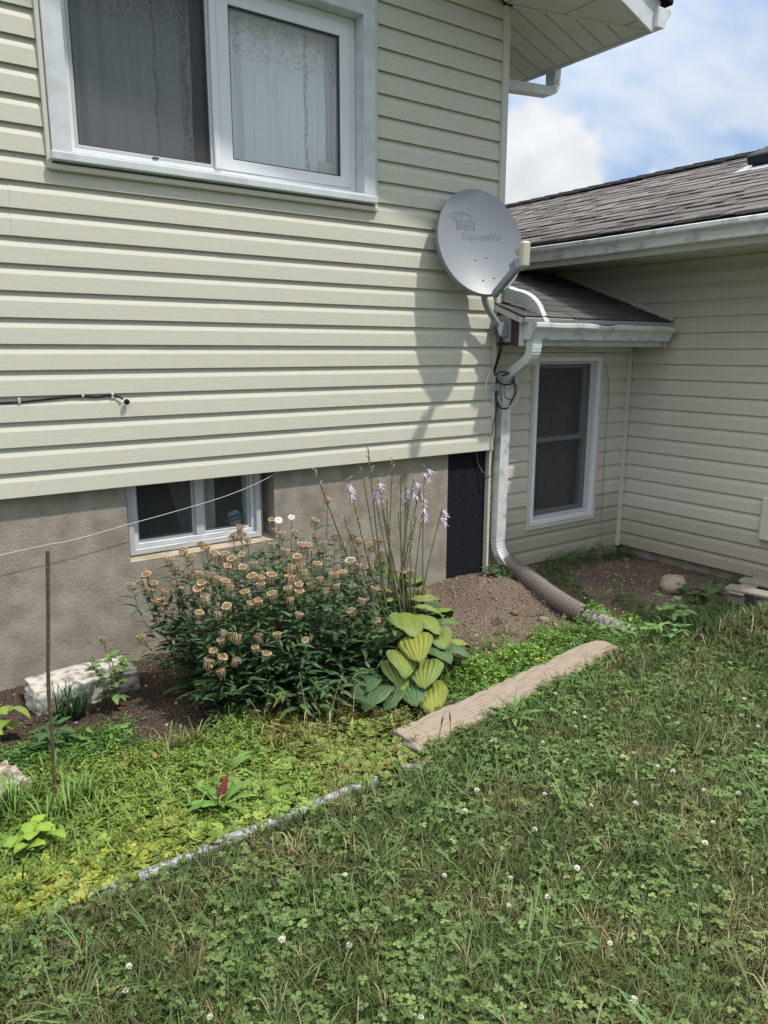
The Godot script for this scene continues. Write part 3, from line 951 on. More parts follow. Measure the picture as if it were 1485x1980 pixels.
func basement_window(h: Node3D) -> void:
	var win := frame("basement_window", h, -2.447, -1.690, -0.385, 0.06, 0.030, -0.24, -0.105, M.grey_frame)
	win.set_meta("label", "low grey framed slider window set into the concrete")
	frame("frame", win, -2.4165, -1.7205, -0.3545, 0.03, 0.024, -0.235, -0.125, M.white_metal)
	frame("sash", win, -2.3915, -2.072, -0.3295, 0.005, 0.012, -0.20, -0.150, M.grey_frame)
	frame("sash", win, -2.024, -1.7455, -0.3295, 0.005, 0.012, -0.19, -0.140, M.grey_frame)
	beam("mullion", win, Vector3(-2.0715, -0.3295, -0.20), Vector3(-2.0245, 0.029, -0.128), M.grey_frame)
	beam("jamb_filler", win, Vector3(-1.6895, -0.384, -0.24), Vector3(-1.634, 0.0, -0.19), M.grey_frame)
	pane(win, -2.385, -2.08, -0.325, 0.0, -0.170, M.glass)
	pane(win, -2.385, -2.08, -0.325, 0.0, -0.158, M.screen, "insect_screen")
	pane(win, -2.02, -1.752, -0.325, 0.0, -0.160, M.glass)
	room(h, -3.4, -1.2, -1.15, 0.3, -2.4, -0.305)
	var m := mat(lin(0.30, 0.31, 0.32), 0.85)
	# a drawn aside curtain hanging on the slant, and a straight one beside it
	var c := MB.new()
	for i in 10:
		var u0 := i / 10.0
		var u1 := (i + 1) / 10.0
		var z0 := -0.30 + 0.012 * sin(u0 * 19.0)
		var z1 := -0.30 + 0.012 * sin(u1 * 19.0)
		c.quad(Vector3(lerpf(-2.07, -1.985, u0), -0.42, z0), Vector3(lerpf(-2.22, -1.985, u0), 0.2, z0), Vector3(lerpf(-2.22, -1.985, u1), 0.2, z1), Vector3(lerpf(-2.07, -1.985, u1), -0.42, z1))
	solo("curtain", c.mesh(), m, "grey curtain drawn aside on a slant inside the basement window", "curtain")
	var c2 := curtain_mesh(-1.985, -1.905, -0.42, 0.2, -0.26, 2.0, 0.008, 5)
	var m2 := mat(lin(0.52, 0.53, 0.52), 0.85)
	solo("curtain", c2, m2, "narrow white curtain edge beside the basement window's mullion", "curtain")
	# hexagonal alarm sticker
	var st := thing("window_sticker", "hexagonal grey security sticker on the basement window's right pane", "sticker", Vector3(-1.83, -0.28, -0.157))
	var hx := MB.new()
	var band := MB.new()
	var ce := Vector3(-1.832, -0.268, -0.1565)
	for k in 6:
		var p := ce + Vector3(cos(k * PI / 3 + 0.26), sin(k * PI / 3 + 0.26), 0) * 0.050
		var q := ce + Vector3(cos((k + 1) * PI / 3 + 0.26), sin((k + 1) * PI / 3 + 0.26), 0) * 0.050
		hx.flat3(ce, p, q, ce - Vector3(0, 0, 1))
	part("backing", hx.mesh(), mat(lin(0.16, 0.175, 0.19), 0.5), st)
	band.box(ce + Vector3(0, 0, 0.0012), Vector3(0.086, 0.034, 0.0012), 0.0, Basis(Vector3.BACK, 0.2))
	part("band", band.mesh(), mat(lin(0.035, 0.06, 0.075), 0.5), st)
	var mk := MB.new()
	for k in 13:
		var ox := -0.030 + 0.005 * k
		mk.box(ce + Basis(Vector3.BACK, 0.2) * Vector3(ox, rng.randf_range(-0.004, 0.001), 0.0026), Vector3(0.0024, rng.randf_range(0.004, 0.008), 0.001))
	part("lettering", mk.mesh(), mat(lin(0.22, 0.48, 0.58), 0.5), st)


func house_roof(h: Node3D) -> void:
	var S := 0.333
	var sp := func(x: float, z: float, up: float) -> Vector3: return Vector3(x, 2.73 - S * x + up, z)
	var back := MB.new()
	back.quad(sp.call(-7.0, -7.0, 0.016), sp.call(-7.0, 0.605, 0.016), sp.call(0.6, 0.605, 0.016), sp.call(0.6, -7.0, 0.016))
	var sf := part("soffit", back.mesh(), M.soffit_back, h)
	var panel := func(a: Vector3, b: Vector3, c: Vector3, d: Vector3) -> void:
		var mb := MB.new()
		var mid := (a + b + c + d) * 0.25
		var up := Vector3(0, 0.014, 0)
		mb.flat4(a, b, c, d, mid + Vector3.UP)
		for e in [[a, b], [b, c], [c, d], [d, a]]:
			mb.flat4(e[0], e[1], e[1] + up, e[0] + up, mid)
		part("soffit_panel", mb.mesh(), M.soffit, sf)
	var g := 0.004
	var z := 0.61
	# panels across the eave, running down the slope
	var cuts := [0.425, 0.292, 0.160, 0.028, -0.104, -0.236, -0.368, -0.50, -0.632, -0.764, -0.896, -1.028, -1.105]
	for i in cuts.size() - 1:
		var za: float = cuts[i] - g
		var zb: float = cuts[i + 1] + g
		var xa := maxf(0.052, za * 0.984) + 0.006
		var xb := maxf(0.052, zb * 0.984) + 0.006
		panel.call(sp.call(xa, za, 0), sp.call(xb, zb, 0), sp.call(0.598, zb, 0), sp.call(0.598, za, 0))
	panel.call(sp.call(0.425 * 0.984 + 0.006, 0.429, 0), sp.call(0.59, 0.598, 0), sp.call(0.598, 0.598, 0), sp.call(0.598, 0.429, 0))
	panel.call(sp.call(0.052, -1.109, 0), sp.call(0.052, -6.9, 0), sp.call(0.598, -6.9, 0), sp.call(0.598, -1.109, 0))
	# vent holes of the panels further back
	var vh := MB.new()
	for i in 18:
		for j in 34:
			if j % 10 == 9:
				continue
			var hc: Vector3 = sp.call(0.085 + 0.028 * i, -0.246 - 0.0132 * j, -0.0012)
			vh.box(hc, Vector3(0.0045, 0.001, 0.0045))
	part("vent_holes", vh.mesh(), M.dark_seal, sf).set_meta("kind", "stuff")
	# panels across the raking overhang, running outwards
	panel.call(sp.call(0.504, 0.520, 0), sp.call(0.58, 0.5975, 0), sp.call(0.585, 0.603, 0), sp.call(0.504, 0.603, 0))
	var x := 0.5
	while x > -6.5:
		var x0 := x - 0.25 + g
		var x1 := x - g
		panel.call(sp.call(x0, maxf(0.018, x0 * 1.016 + 0.008), 0), sp.call(x1, maxf(0.018, x1 * 1.016 + 0.008), 0), sp.call(x1, 0.603, 0), sp.call(x0, 0.603, 0))
		x -= 0.25
	var mi := MB.new()
	var mdir: Vector3 = (sp.call(0.6, 0.61, 0) - sp.call(0.03, 0.03, 0))
	mi.box(sp.call(0.315, 0.32, -0.004), Vector3(0.014, 0.008, mdir.length() - 0.02), 0.001, Basis.looking_at(mdir.normalized(), Vector3(0.3, 1, 0)))
	part("mitre_strip", mi.mesh(), M.soffit, sf)
	var ang := -atan(S)
	var B := Basis(Vector3.BACK, ang)
	var fr := MB.new()
	var ln := 7.62 / cos(ang)
	fr.box(Vector3(-3.19, 2.73 + S * 3.19, 0.618) + B * Vector3(0, 0.085, 0), Vector3(ln, 0.19, 0.022), 0.003, B)
	part("rake_fascia", fr.mesh(), M.white_metal, h)
	beam("fascia", h, Vector3(0.601, 2.515, -7.0), Vector3(0.62, 2.70, 0.606), M.white_metal)
	gutter("gutter", h, Vector3(0.6205, 2.545, 0.655), Vector3.FORWARD, 7.6, Vector3.RIGHT)
	var rf := MB.new()
	rf.box(Vector3(-3.16, 2.73 + S * 3.16, -3.16) + B * Vector3(0, 0.196, 0), Vector3(ln + 0.06, 0.03, 7.66), 0.004, B)
	rf.box(Vector3(-10.5, 2.73 + S * 7 - S * 3.5 + 0.2, -3.16), Vector3(7.4, 0.03, 7.66), 0.0, Basis(Vector3.BACK, -ang))
	part("roof", rf.mesh(), M.shingle_dark, h)
	spout("downspout", h, [Vector3(0.675, 2.56, -0.2), Vector3(0.675, 2.405, -0.2), Vector3(0.05, 2.355, -0.2), Vector3(0.05, 1.14, -0.2), Vector3(0.075, 1.045, 0.0), Vector3(0.172, 0.985, 0.165), Vector3(0.205, 0.83, 0.235)], Vector3.BACK, 0.075)


# ---------------------------------------------------------------- the lower wing
func wing() -> void:
	var h := thing("house_wing", "low shingled wing and lean-to entry with matching cream siding", "house", Vector3(1.6, -0.95, 0.0))
	var bx := func(mb: MB, x0: float, x1: float, y0: float, y1: float, z0: float, z1: float) -> void:
		mb.box(Vector3((x0 + x1) / 2, (y0 + y1) / 2, (z0 + z1) / 2), Vector3(x1 - x0, y1 - y0, z1 - z0))
	var y0 := -0.927
	var c := MB.new()
	bx.call(c, 1.634, 1.8, -0.925, 1.45, -0.12, 2.15)
	bx.call(c, 1.634, 1.8, 0.7, 1.45, -3.0, -0.12)
	bx.call(c, 1.8, 4.7, -1.25, 1.45, 1.95, 2.15)
	bx.call(c, 4.7, 4.9, -1.25, 1.45, -3.0, 2.15)
	bx.call(c, 1.8, 4.7, -1.25, 1.45, -3.2, -3.0)
	var wc := part("wall", c.mesh(), M.vinyl, h)
	var md := func(k: int) -> Material:
		return M.vinyl_dirt_2 if k == 0 else (M.vinyl_dirt_1 if k <= 1 else (M.vinyl_dirt_0 if k <= 2 else M.vinyl))
	var mb_ := func(k: int) -> Material:
		return M.vinyl_dirt_2 if k <= 1 else (M.vinyl_dirt_1 if k == 2 else (M.vinyl_dirt_0 if k == 3 else M.vinyl))
	siding(wc, Vector3(1.614, y0, 0), Vector3.BACK, Vector3.LEFT, -0.095, 0, 14, func(_y: float) -> float: return 2.15, [], {0: [1.9], 1: [0.95], 2: [0.62], 3: [1.7], 4: [2.2], 5: [1.55], 6: [0.86], 7: [1.9]}, md)
	siding(wc, Vector3(1.614, y0, 0), Vector3.BACK, Vector3.LEFT, -2.9, 14, 20, func(_y: float) -> float: return 2.15, [], {7: [1.9], 8: [0.88], 9: [1.2]}, md)
	beam("footing", h, Vector3(1.66, -1.25, -0.12), Vector3(1.8, -0.9255, 2.14), M.concrete, 0.0)
	beam("frieze", h, Vector3(1.597, 1.272, -2.8), Vector3(1.6145, 1.318, 2.15), M.cream)
	var b := MB.new()
	bx.call(b, 0.0, 0.53, -1.25, 0.80, -0.3, -0.128)
	bx.call(b, 1.22, 1.63, -1.25, 0.80, -0.3, -0.128)
	bx.call(b, 0.53, 1.22, -1.25, -0.605, -0.3, -0.128)
	bx.call(b, 0.53, 1.22, 0.605, 0.80, -0.3, -0.128)
	var wb := part("wall", b.mesh(), M.vinyl, h)
	siding(wb, Vector3(0, y0, -0.108), Vector3.RIGHT, Vector3.BACK, 0.005, 0, 15, func(_y: float) -> float: return 1.60, [[0.487, 1.263, -0.655 - y0, 0.648 - y0]], {}, mb_)
	beam("inside_corner", h, Vector3(1.577, -0.935, -0.118), Vector3(1.6135, 0.704, -0.086), M.cream, 0.004)
	entry_window(h)
	# lean-to roof
	var SL := 0.363
	var ly := func(z: float) -> float: return 0.965 - SL * z
	beam("soffit", h, Vector3(0.036, 0.703, -0.124), Vector3(1.596, 0.716, 0.186), M.cream)
	beam("frieze", h, Vector3(0.03, 0.655, -0.1075), Vector3(1.575, 0.7025, -0.088), M.cream)
	beam("fascia", h, Vector3(0.036, 0.695, 0.187), Vector3(1.585, 0.86, 0.203), M.white_metal)
	beam("fascia_return", h, Vector3(1.560, 0.690, 0.204), Vector3(1.590, 0.79, 0.225), M.cream)
	var eb := MB.new()
	var q := [Vector2(-0.12, 0.70), Vector2(0.19, 0.70), Vector2(0.19, 0.868), Vector2(-0.12, 0.985)]
	for xx in [0.018, 0.035]:
		eb.flat4(Vector3(xx, q[0].y, q[0].x), Vector3(xx, q[1].y, q[1].x), Vector3(xx, q[2].y, q[2].x), Vector3(xx, q[3].y, q[3].x), Vector3(0.0265, 0.8, 0.05))
	for k in 4:
		var j := (k + 1) % 4
		eb.flat4(Vector3(0.018, q[k].y, q[k].x), Vector3(0.018, q[j].y, q[j].x), Vector3(0.035, q[j].y, q[j].x), Vector3(0.035, q[k].y, q[k].x), Vector3(0.0265, 0.8, 0.05))
	part("end_board", eb.mesh(), M.brown, h).set_meta("label", "dark brown end board of the lean-to eave")
	var rang := atan(SL)
	var RB := Basis(Vector3.RIGHT, rang)
	var rk := MB.new()
	rk.box(Vector3(0.008, ly.call(0.09) - 0.022, 0.09), Vector3(0.018, 0.036, 0.33), 0.002, RB)
	part("rake_trim", rk.mesh(), M.gutter, h)
	var dk := MB.new()
	dk.box(Vector3(0.808, ly.call(-0.75) - 0.012, -0.75), Vector3(1.59, 0.016, 2.1), 0.0, RB)
	var roof := part("lean_to_roof", dk.mesh(), M.shingle_dark, h)
	# each shingle tab
	var row := 0
	var s := 0.262
	while s > -1.55:
		var x := 0.012 - rng.randf() * 0.2
		while x < 1.60:
			var wd := rng.randf_range(0.20, 0.32)
			var xa := maxf(x, 0.0)
			var xb := minf(x + wd - 0.008, 1.598)
			if xb - xa > 0.02:
				var t := MB.new()
				var len_ := 0.17
				var lift := 0.006 + rng.randf() * 0.002
				var zc := s - len_ * 0.5 * cos(rang) + rng.randf_range(-0.003, 0.003)
				t.box(Vector3((xa + xb) / 2, ly.call(zc) + lift, zc), Vector3(xb - xa, 0.009, len_), 0.0015, Basis(Vector3.RIGHT, rang - 0.035))
				part("shingle", t.mesh(), M["tab_%d" % (rng.randi() % 4)], roof)
			x += wd
		s -= 0.128
		row += 1
	var dp := MB.new()
	dp.box(Vector3(0.80, ly.call(0.248) - 0.016, 0.25), Vector3(1.56, 0.03, 0.012), 0.002, RB)
	part("drip_edge", dp.mesh(), M.grey_frame, h)
	var fl := MB.new()
	fl.box(Vector3(1.602, ly.call(-0.62) + 0.018, -0.62), Vector3(0.03, 0.062, 1.86), 0.003, RB)
	part("rake_flashing", fl.mesh(), M.cream, h)
	gutter("gutter", h, Vector3(0.062, 0.735, 0.2035), Vector3.RIGHT, 1.49, Vector3.BACK, 0.012)
	spout("downspout", h, [Vector3(0.125, 0.745, 0.245), Vector3(0.125, 0.625, 0.24), Vector3(0.145, 0.475, -0.03), Vector3(0.142, -0.745, -0.045), Vector3(0.19, -0.865, 0.06)], Vector3.RIGHT, 0.09)
	beam("strap", h, Vector3(0.095, 0.30, -0.08), Vector3(0.19, 0.325, -0.0145), M.gutter)
	wing_roof(h)
	beam("utility_cover", h, Vector3(1.568, -0.64, 1.085), Vector3(1.6, -0.33, 1.33), M.cream, 0.012)


func entry_window(h: Node3D) -> void:
	var win := frame("window", h, 0.515, 1.235, -0.625, 0.622, 0.034, -0.21, -0.092, M.white_vinyl)
	win.set_meta("label", "tall narrow double hung window of the lean-to")
	frame("trim_channel", win, 0.486, 1.264, -0.656, 0.650, 0.028, -0.125, -0.094, M.cream)
	frame("track", win, 0.550, 1.200, -0.590, 0.587, 0.020, -0.205, -0.118, M.grey_frame, Vector4(0.012, 0.05, 0.03, 0.018))
	frame("sash", win, 0.563, 1.149, 0.0, 0.568, 0.030, -0.185, -0.160, M.grey_frame)
	frame("sash", win, 0.563, 1.149, -0.559, 0.028, 0.032, -0.158, -0.132, M.grey_frame)
	pane(win, 0.59, 1.12, 0.03, 0.54, -0.172, M.glass)
	pane(win, 0.59, 1.12, -0.53, 0.0, -0.146, M.glass)
	pane(win, 0.563, 1.149, -0.559, 0.568, -0.126, M.screen, "insect_screen")
	room(h, 0.3, 1.5, -0.95, 0.62, -2.6, -0.302)
	var m := mat(lin(0.14, 0.14, 0.135), 0.9)
	solo("curtain", curtain_mesh(0.56, 1.2, -0.62, 0.6, -0.26, 3.0, 0.03, 12), m, "dark curtain hanging in folds behind the tall narrow window", "curtain")


func wing_roof(h: Node3D) -> void:
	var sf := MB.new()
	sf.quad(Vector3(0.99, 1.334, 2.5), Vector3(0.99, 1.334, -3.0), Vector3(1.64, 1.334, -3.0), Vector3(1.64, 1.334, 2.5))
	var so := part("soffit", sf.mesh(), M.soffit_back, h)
	var z := 2.49
	while z > -2.9:
		var p := MB.new()
		p.box(Vector3(1.307, 1.324, z - 0.06), Vector3(0.614, 0.008, 0.112), 0.003)
		part("soffit_panel", p.mesh(), M.soffit, so)
		z -= 0.12
	beam("fascia", h, Vector3(0.984, 1.296, -3.0), Vector3(1.0, 1.472, 2.5), M.soffit)
	gutter("gutter", h, Vector3(0.9835, 1.333, 2.5), Vector3.FORWARD, 5.5, Vector3.LEFT)
	var s := 0.4
	var ang := atan(s)
	var ry := func(x: float) -> float: return 1.466 + s * (x - 0.93)
	var B := Basis(Vector3.BACK, ang)
	var B2 := Basis(Vector3.BACK, -ang)
	var dk := MB.new()
	var hl := 2.07 / cos(ang)
	dk.box(Vector3(1.965, ry.call(1.965) - 0.012, -0.275), Vector3(hl, 0.02, 5.65), 0.0, B)
	dk.box(Vector3(4.035, ry.call(1.965) - 0.012, -0.275), Vector3(hl, 0.02, 5.65), 0.0, B2)
	var roof := part("wing_roof", dk.mesh(), M.shingle_dark, h)
	# gable ends
	var ge := MB.new()
	for zz in [2.148, -3.1]:
		ge.flat3(Vector3(1.0, 1.46, zz), Vector3(5.0, 1.46, zz), Vector3(3.0, 2.27, zz), Vector3(3, 1.5, 0))
	part("gable", ge.mesh(), M.vinyl, h)
	var sh := MB.new()
	var x := 0.925
	var row := 0
	while x < 2.99:
		var zz := 2.53
		while zz > -3.05:
			var wd := rng.randf_range(0.09, 0.30)
			var k: float = [0.20, 0.235, 0.255, 0.16, 0.215][rng.randi() % 5]
			var th := 0.009 + (0.010 if rng.randf() < 0.5 else 0.0)
			var xc := x + 0.085 * cos(ang)
			sh.box(Vector3(xc, ry.call(xc) + 0.006, zz - wd / 2), Vector3(0.17, th, wd - 0.003), 0.0, Basis(Vector3.BACK, ang - 0.05), Color(k, k * 0.945, k * 0.925))
			zz -= wd
		x += 0.128 * cos(ang)
		row += 1
	part("shingles", sh.mesh(), M.shingle, roof).set_meta("kind", "stuff")
	var zc := 2.45
	while zc > -3.0:
		var cap := MB.new()
		cap.box(Vector3(2.93, ry.call(2.93) + 0.030 + 0.006 * fine.get_noise_1d(zc * 40.0), zc - 0.12), Vector3(0.17, 0.012, 0.26), 0.002, Basis(Vector3.BACK, ang) * Basis(Vector3.RIGHT, 0.04))
		cap.box(Vector3(3.07, ry.call(2.93) + 0.030, zc - 0.12), Vector3(0.17, 0.012, 0.26), 0.002, Basis(Vector3.BACK, -ang) * Basis(Vector3.RIGHT, 0.04))
		part("ridge_cap", cap.mesh(), M.shingle_dark, roof)
		zc -= 0.2
	var v := MB.new()
	v.box(Vector3(2.46, ry.call(2.46) + 0.075, 0.46), Vector3(0.30, 0.075, 0.32), 0.01, B)
	v.box(Vector3(2.46, ry.call(2.46) + 0.03, 0.46), Vector3(0.24, 0.06, 0.26), 0.005, B)
	part("roof_vent", v.mesh(), M.cable_black, roof).set_meta("label", "low black roof vent near the ridge")
	var vf := MB.new()
	vf.box(Vector3(2.42, ry.call(2.42) + 0.017, 0.47), Vector3(0.42, 0.004, 0.46), 0.0, B)
	part("vent_flashing", vf.mesh(), M.galv, roof)


# ---------------------------------------------------------------- satellite dish
func dish() -> void:
	var t := thing("satellite_dish", "grey oval satellite dish on a bent mast at the house corner", "satellite dish", Vector3(0.0, 0.79, 0.08))
	var ce := Vector3(-0.330, 1.306, 0.205)
	var n := Vector3(-0.36, 0.24, 0.90).normalized()
	var r0 := Vector3.UP.cross(n).normalized()
	var u0 := n.cross(r0)
	var sk := deg_to_rad(13.0)
	var r := r0 * cos(sk) + u0 * sin(sk)
	var u := -r0 * sin(sk) + u0 * cos(sk)
	var A := 0.262
	var Bv := 0.318
	var at := func(px: float, py: float, lift: float) -> Vector3:
		var q := (px * px) / (A * A) + (py * py) / (Bv * Bv)
		return ce + r * px + u * py + n * (-0.052 * (1.0 - q) + lift)
	var face := MB.new()
	var rings := 10
	var seg := 48
	var pn := func(i: int, k: int, lift: float) -> Array:
		var rr := float(i) / rings
		var an := TAU * k / seg
		var px := A * rr * cos(an)
		var py := Bv * rr * sin(an)
		var nn := (n - r * (0.104 * px / (A * A)) - u * (0.104 * py / (Bv * Bv))).normalized()
		return [at.call(px, py, lift), nn]
	for i in rings:
		for k in seg:
			var a: Array = pn.call(i, k, 0.0)
			var b: Array = pn.call(i + 1, k, 0.0)
			var c: Array = pn.call(i + 1, k + 1, 0.0)
			var d: Array = pn.call(i, k + 1, 0.0)
			face.tri(a[0], b[0], c[0], a[1], b[1], c[1])
			if i > 0:
				face.tri(a[0], c[0], d[0], a[1], c[1], d[1])
			var a2: Array = pn.call(i, k, -0.008)
			var b2: Array = pn.call(i + 1, k, -0.008)
			var c2: Array = pn.call(i + 1, k + 1, -0.008)
			var d2: Array = pn.call(i, k + 1, -0.008)
			face.tri(a2[0], b2[0], c2[0], -a2[1], -b2[1], -c2[1])
			if i > 0:
				face.tri(a2[0], c2[0], d2[0], -a2[1], -c2[1], -d2[1])
	var refl := part("reflector", face.mesh(), M.dish, t)
	var rim := MB.new()
	var prof := [[1.0, 0.0], [1.012, 0.0015], [1.022, -0.003], [1.026, -0.010], [1.030, -0.034], [1.012, -0.036], [1.0, -0.008]]
	for k in seg:
		for i in prof.size() - 1:
			var q := []
			for e in [[k, i], [k, i + 1], [k + 1, i + 1], [k + 1, i]]:
				var an: float = TAU * e[0] / seg
				q.append(ce + r * (A * prof[e[1]][0] * cos(an)) + u * (Bv * prof[e[1]][0] * sin(an)) + n * prof[e[1]][1])
			rim.flat4(q[0], q[1], q[2], q[3], ce + r * (A * 1.012 * cos(TAU * (k + 0.5) / seg)) + u * (Bv * 1.012 * sin(TAU * (k + 0.5) / seg)) - n * 0.015)
	part("rim", rim.mesh(), M.dish, t)
	# printed name and emblem, laid on the curved face, level with the ground
	var lv := func(gx: float, gy: float, lift: float) -> Vector3:
		var px := gx * cos(sk) + gy * sin(sk)
		var py := -gx * sin(sk) + gy * cos(sk)
		return at.call(px, py, lift)
	var fnt := SystemFont.new()
	fnt.font_names = PackedStringArray(["Droid Sans"])
	for w in [["Bell", -0.142, 0.068, 0.072, true], ["ExpressVu", -0.104, 0.016, 0.055, false]]:
		var tm := TextMesh.new()
		var ff := fnt
		if w[4]:
			ff = SystemFont.new()
			ff.font_names = PackedStringArray(["Droid Sans"])
			ff.font_weight = 700
		tm.font = ff
		tm.text = w[0]
		tm.font_size = 64
		tm.pixel_size = w[3] / 64.0
		tm.depth = 0.0
		tm.horizontal_alignment = HORIZONTAL_ALIGNMENT_LEFT
		tm.vertical_alignment = VERTICAL_ALIGNMENT_BOTTOM
		var arr := tm.get_mesh_arrays()
		var vs: PackedVector3Array = arr[Mesh.ARRAY_VERTEX]
		var ix: PackedInt32Array = arr[Mesh.ARRAY_INDEX]
		var mb := MB.new()
		for k in range(0, ix.size(), 3):
			var pts := []
			for e in 3:
				var p: Vector3 = vs[ix[k + e]]
				pts.append(lv.call(p.x + w[1], p.y + w[2], 0.0012))
			if vs[ix[k]].z >= -0.0001:
				mb.flat3(pts[0], pts[1], pts[2], ce - n)
		if mb.V.size():
			part("lettering", mb.mesh(), M.dish_print, refl)
	var em := MB.new()
	var line := func(pts: Array, wd: float) -> void:
		for i in pts.size() - 1:
			var a: Vector2 = pts[i]
			var b: Vector2 = pts[i + 1]
			var d := (b - a).normalized().orthogonal() * wd
			em.flat4(lv.call(a.x - d.x, a.y - d.y, 0.0012), lv.call(b.x - d.x, b.y - d.y, 0.0012), lv.call(b.x + d.x, b.y + d.y, 0.0012), lv.call(a.x + d.x, a.y + d.y, 0.0012), ce - n)
	var el := []
	for k in 29:
		var an := deg_to_rad(lerpf(68.0, 350.0, k / 28.0))
		el.append(Vector2(-0.108 + 0.072 * cos(an), 0.158 + 0.024 * sin(an)))
	line.call(el, 0.0021)
	var el2 := []
	for k in 12:
		var an2 := deg_to_rad(lerpf(-20.0, 78.0, k / 11.0))
		el2.append(Vector2(-0.100 + 0.064 * cos(an2), 0.158 + 0.026 * sin(an2)))
	line.call(el2, 0.0021)
	line.call([Vector2(-0.101, 0.199), Vector2(-0.098, 0.17), Vector2(-0.097, 0.14), Vector2(-0.101, 0.121), Vector2(-0.106, 0.118)], 0.0021)
	line.call([Vector2(-0.152, 0.156), Vector2(-0.135, 0.164), Vector2(-0.118, 0.168)], 0.0018)
	line.call([Vector2(-0.145, 0.146), Vector2(-0.128, 0.15)], 0.0018)
	part("emblem", em.mesh(), M.dish_print, refl)
	for bpos in [[-0.040, -0.085], [0.035, -0.085], [-0.040, -0.222], [0.035, -0.222]]:
		var bo := MB.new()
		var p: Vector3 = at.call(bpos[0], bpos[1], 0.0)
		bo.tube([p, p + n * 0.003, p + n * 0.0055], [0.0075, 0.007, 0.003], 10)
		part("bolt", bo.mesh(), M.bolt, t)
	# feed arm and receiver
	var a0 := ce - u * 0.325 - n * 0.02
	var a1 := Vector3(-0.293, 1.118, 0.455)
	var dir := (a1 - a0).normalized()
	var arm := MB.new()
	arm.box((a0 + a1) * 0.5, Vector3(0.036, 0.040, (a1 - a0).length()), 0.004, Basis.looking_at(dir, Vector3.UP))
	part("feed_arm", arm.mesh(), M.dish, t)
	var el3 := MB.new()
	el3.box(a1 + Vector3(0.004, 0.024, 0.01), Vector3(0.046, 0.075, 0.075), 0.012, Basis.looking_at(dir, Vector3.UP) * Basis(Vector3.RIGHT, -0.15))
	el3.box(a1 + Vector3(0.012, 0.022, 0.052), Vector3(0.04, 0.042, 0.07), 0.012, Basis.looking_at(Vector3(0.12, 0.1, 1).normalized(), Vector3.UP))
	part("arm_bracket", el3.mesh(), M.dish, t)
	var l0 := Vector3(-0.284, 1.205, 0.525)
	var LB := Basis.looking_at((a1 + Vector3(0, 0.15, -0.35) - l0).normalized(), Vector3(0.0, 1, 0.0))
	var ln := MB.new()
	ln.box(l0, Vector3(0.056, 0.145, 0.055), 0.012, Basis.looking_at(Vector3(n.x, 0, n.z), Vector3(0.0, 1, 0.06)))
	part("receiver", ln.mesh(), M.lnb, t)
	var hn := MB.new()
	var hd := -n
	var h0 := l0 + Vector3(0, 0.045, 0) + hd * 0.02
	hn.tube([h0, h0 + hd * 0.030, h0 + hd * 0.055, h0 + hd * 0.066, h0 + hd * 0.070], [0.026, 0.029, 0.029, 0.024, 0.012], 16)
	part("feed_horn", hn.mesh(), M.lnb, t)
	# mast and wall foot
	var mast := MB.new()
	var mp := fillet([Vector3(0.004, 0.775, 0.085), Vector3(-0.185, 0.965, 0.088), Vector3(-0.192, 1.30, 0.096)], 0.085, 10)
	mast.tube(mp[0], [0.021], 14)
	part("mast", mast.mesh(), M.galv, t)
	var br := MB.new()
	br.box(Vector3(-0.215, 1.24, 0.118), Vector3(0.10, 0.17, 0.07), 0.01, Basis.looking_at(Vector3(n.x, 0, n.z), Vector3.UP))
	part("back_bracket", br.mesh(), M.galv, t)
	var ft := MB.new()
	ft.box(Vector3(0.013, 0.805, 0.085), Vector3(0.006, 0.165, 0.115), 0.002)
	for yy in [0.735, 0.875]:
		ft.box(Vector3(0.008, yy, 0.085), Vector3(0.004, 0.03, 0.125), 0.001)
	var foot := part("wall_foot", ft.mesh(), M.galv, t)
	var disc := MB.new()
	for zz in [0.060, 0.112]:
		disc.tube([Vector3(-0.028, 0.80, zz), Vector3(-0.028, 0.80, zz + 0.003)], [0.048], 20)
	disc.tube([Vector3(-0.02, 0.79, 0.05), Vector3(-0.02, 0.79, 0.125)], [0.006], 8)
	part("swivel_plate", disc.mesh(), M.galv, foot)
	for yy in [0.735, 0.875]:
		for zz in [0.04, 0.13]:
			var sb := MB.new()
			sb.tube([Vector3(0.010, yy, zz), Vector3(-0.002, yy, zz)], [0.006], 6)
			part("bolt", sb.mesh(), M.bolt, foot)


# ---------------------------------------------------------------- cables
func smooth(pts: Array, n := 6) -> Array:
	var cu := Curve3D.new()
	for i in pts.size():
		var t: Vector3 = (pts[mini(i + 1, pts.size() - 1)] - pts[maxi(i - 1, 0)]) / 6.0
		cu.add_point(pts[i], -t, t)
	var out := []
	for i in pts.size() - 1:
		for k in n:
			out.append(cu.sample(i, float(k) / n))
	out.append(pts[-1])
	return out


func wire(called: String, parent: Node3D, pts: Array, r: float, m: Material, n := 6) -> MeshInstance3D:
	var mb := MB.new()
	mb.tube(smooth(pts, n), [r], 7)
	return part(called, mb.mesh(), m, parent)


func loop_pts(c: Vector3, ax: Vector3, ay: Vector3, a0: float, a1: float, wob: float) -> Array:
	var out := []
	var n := int(absf(a1 - a0) / 0.45) + 2
	for i in n:
		var a := lerpf(a0, a1, float(i) / (n - 1))
		out.append(c + ax * cos(a) + ay * sin(a) + Vector3(0, 0, wob * sin(a * 1.7 + i)))
	return out


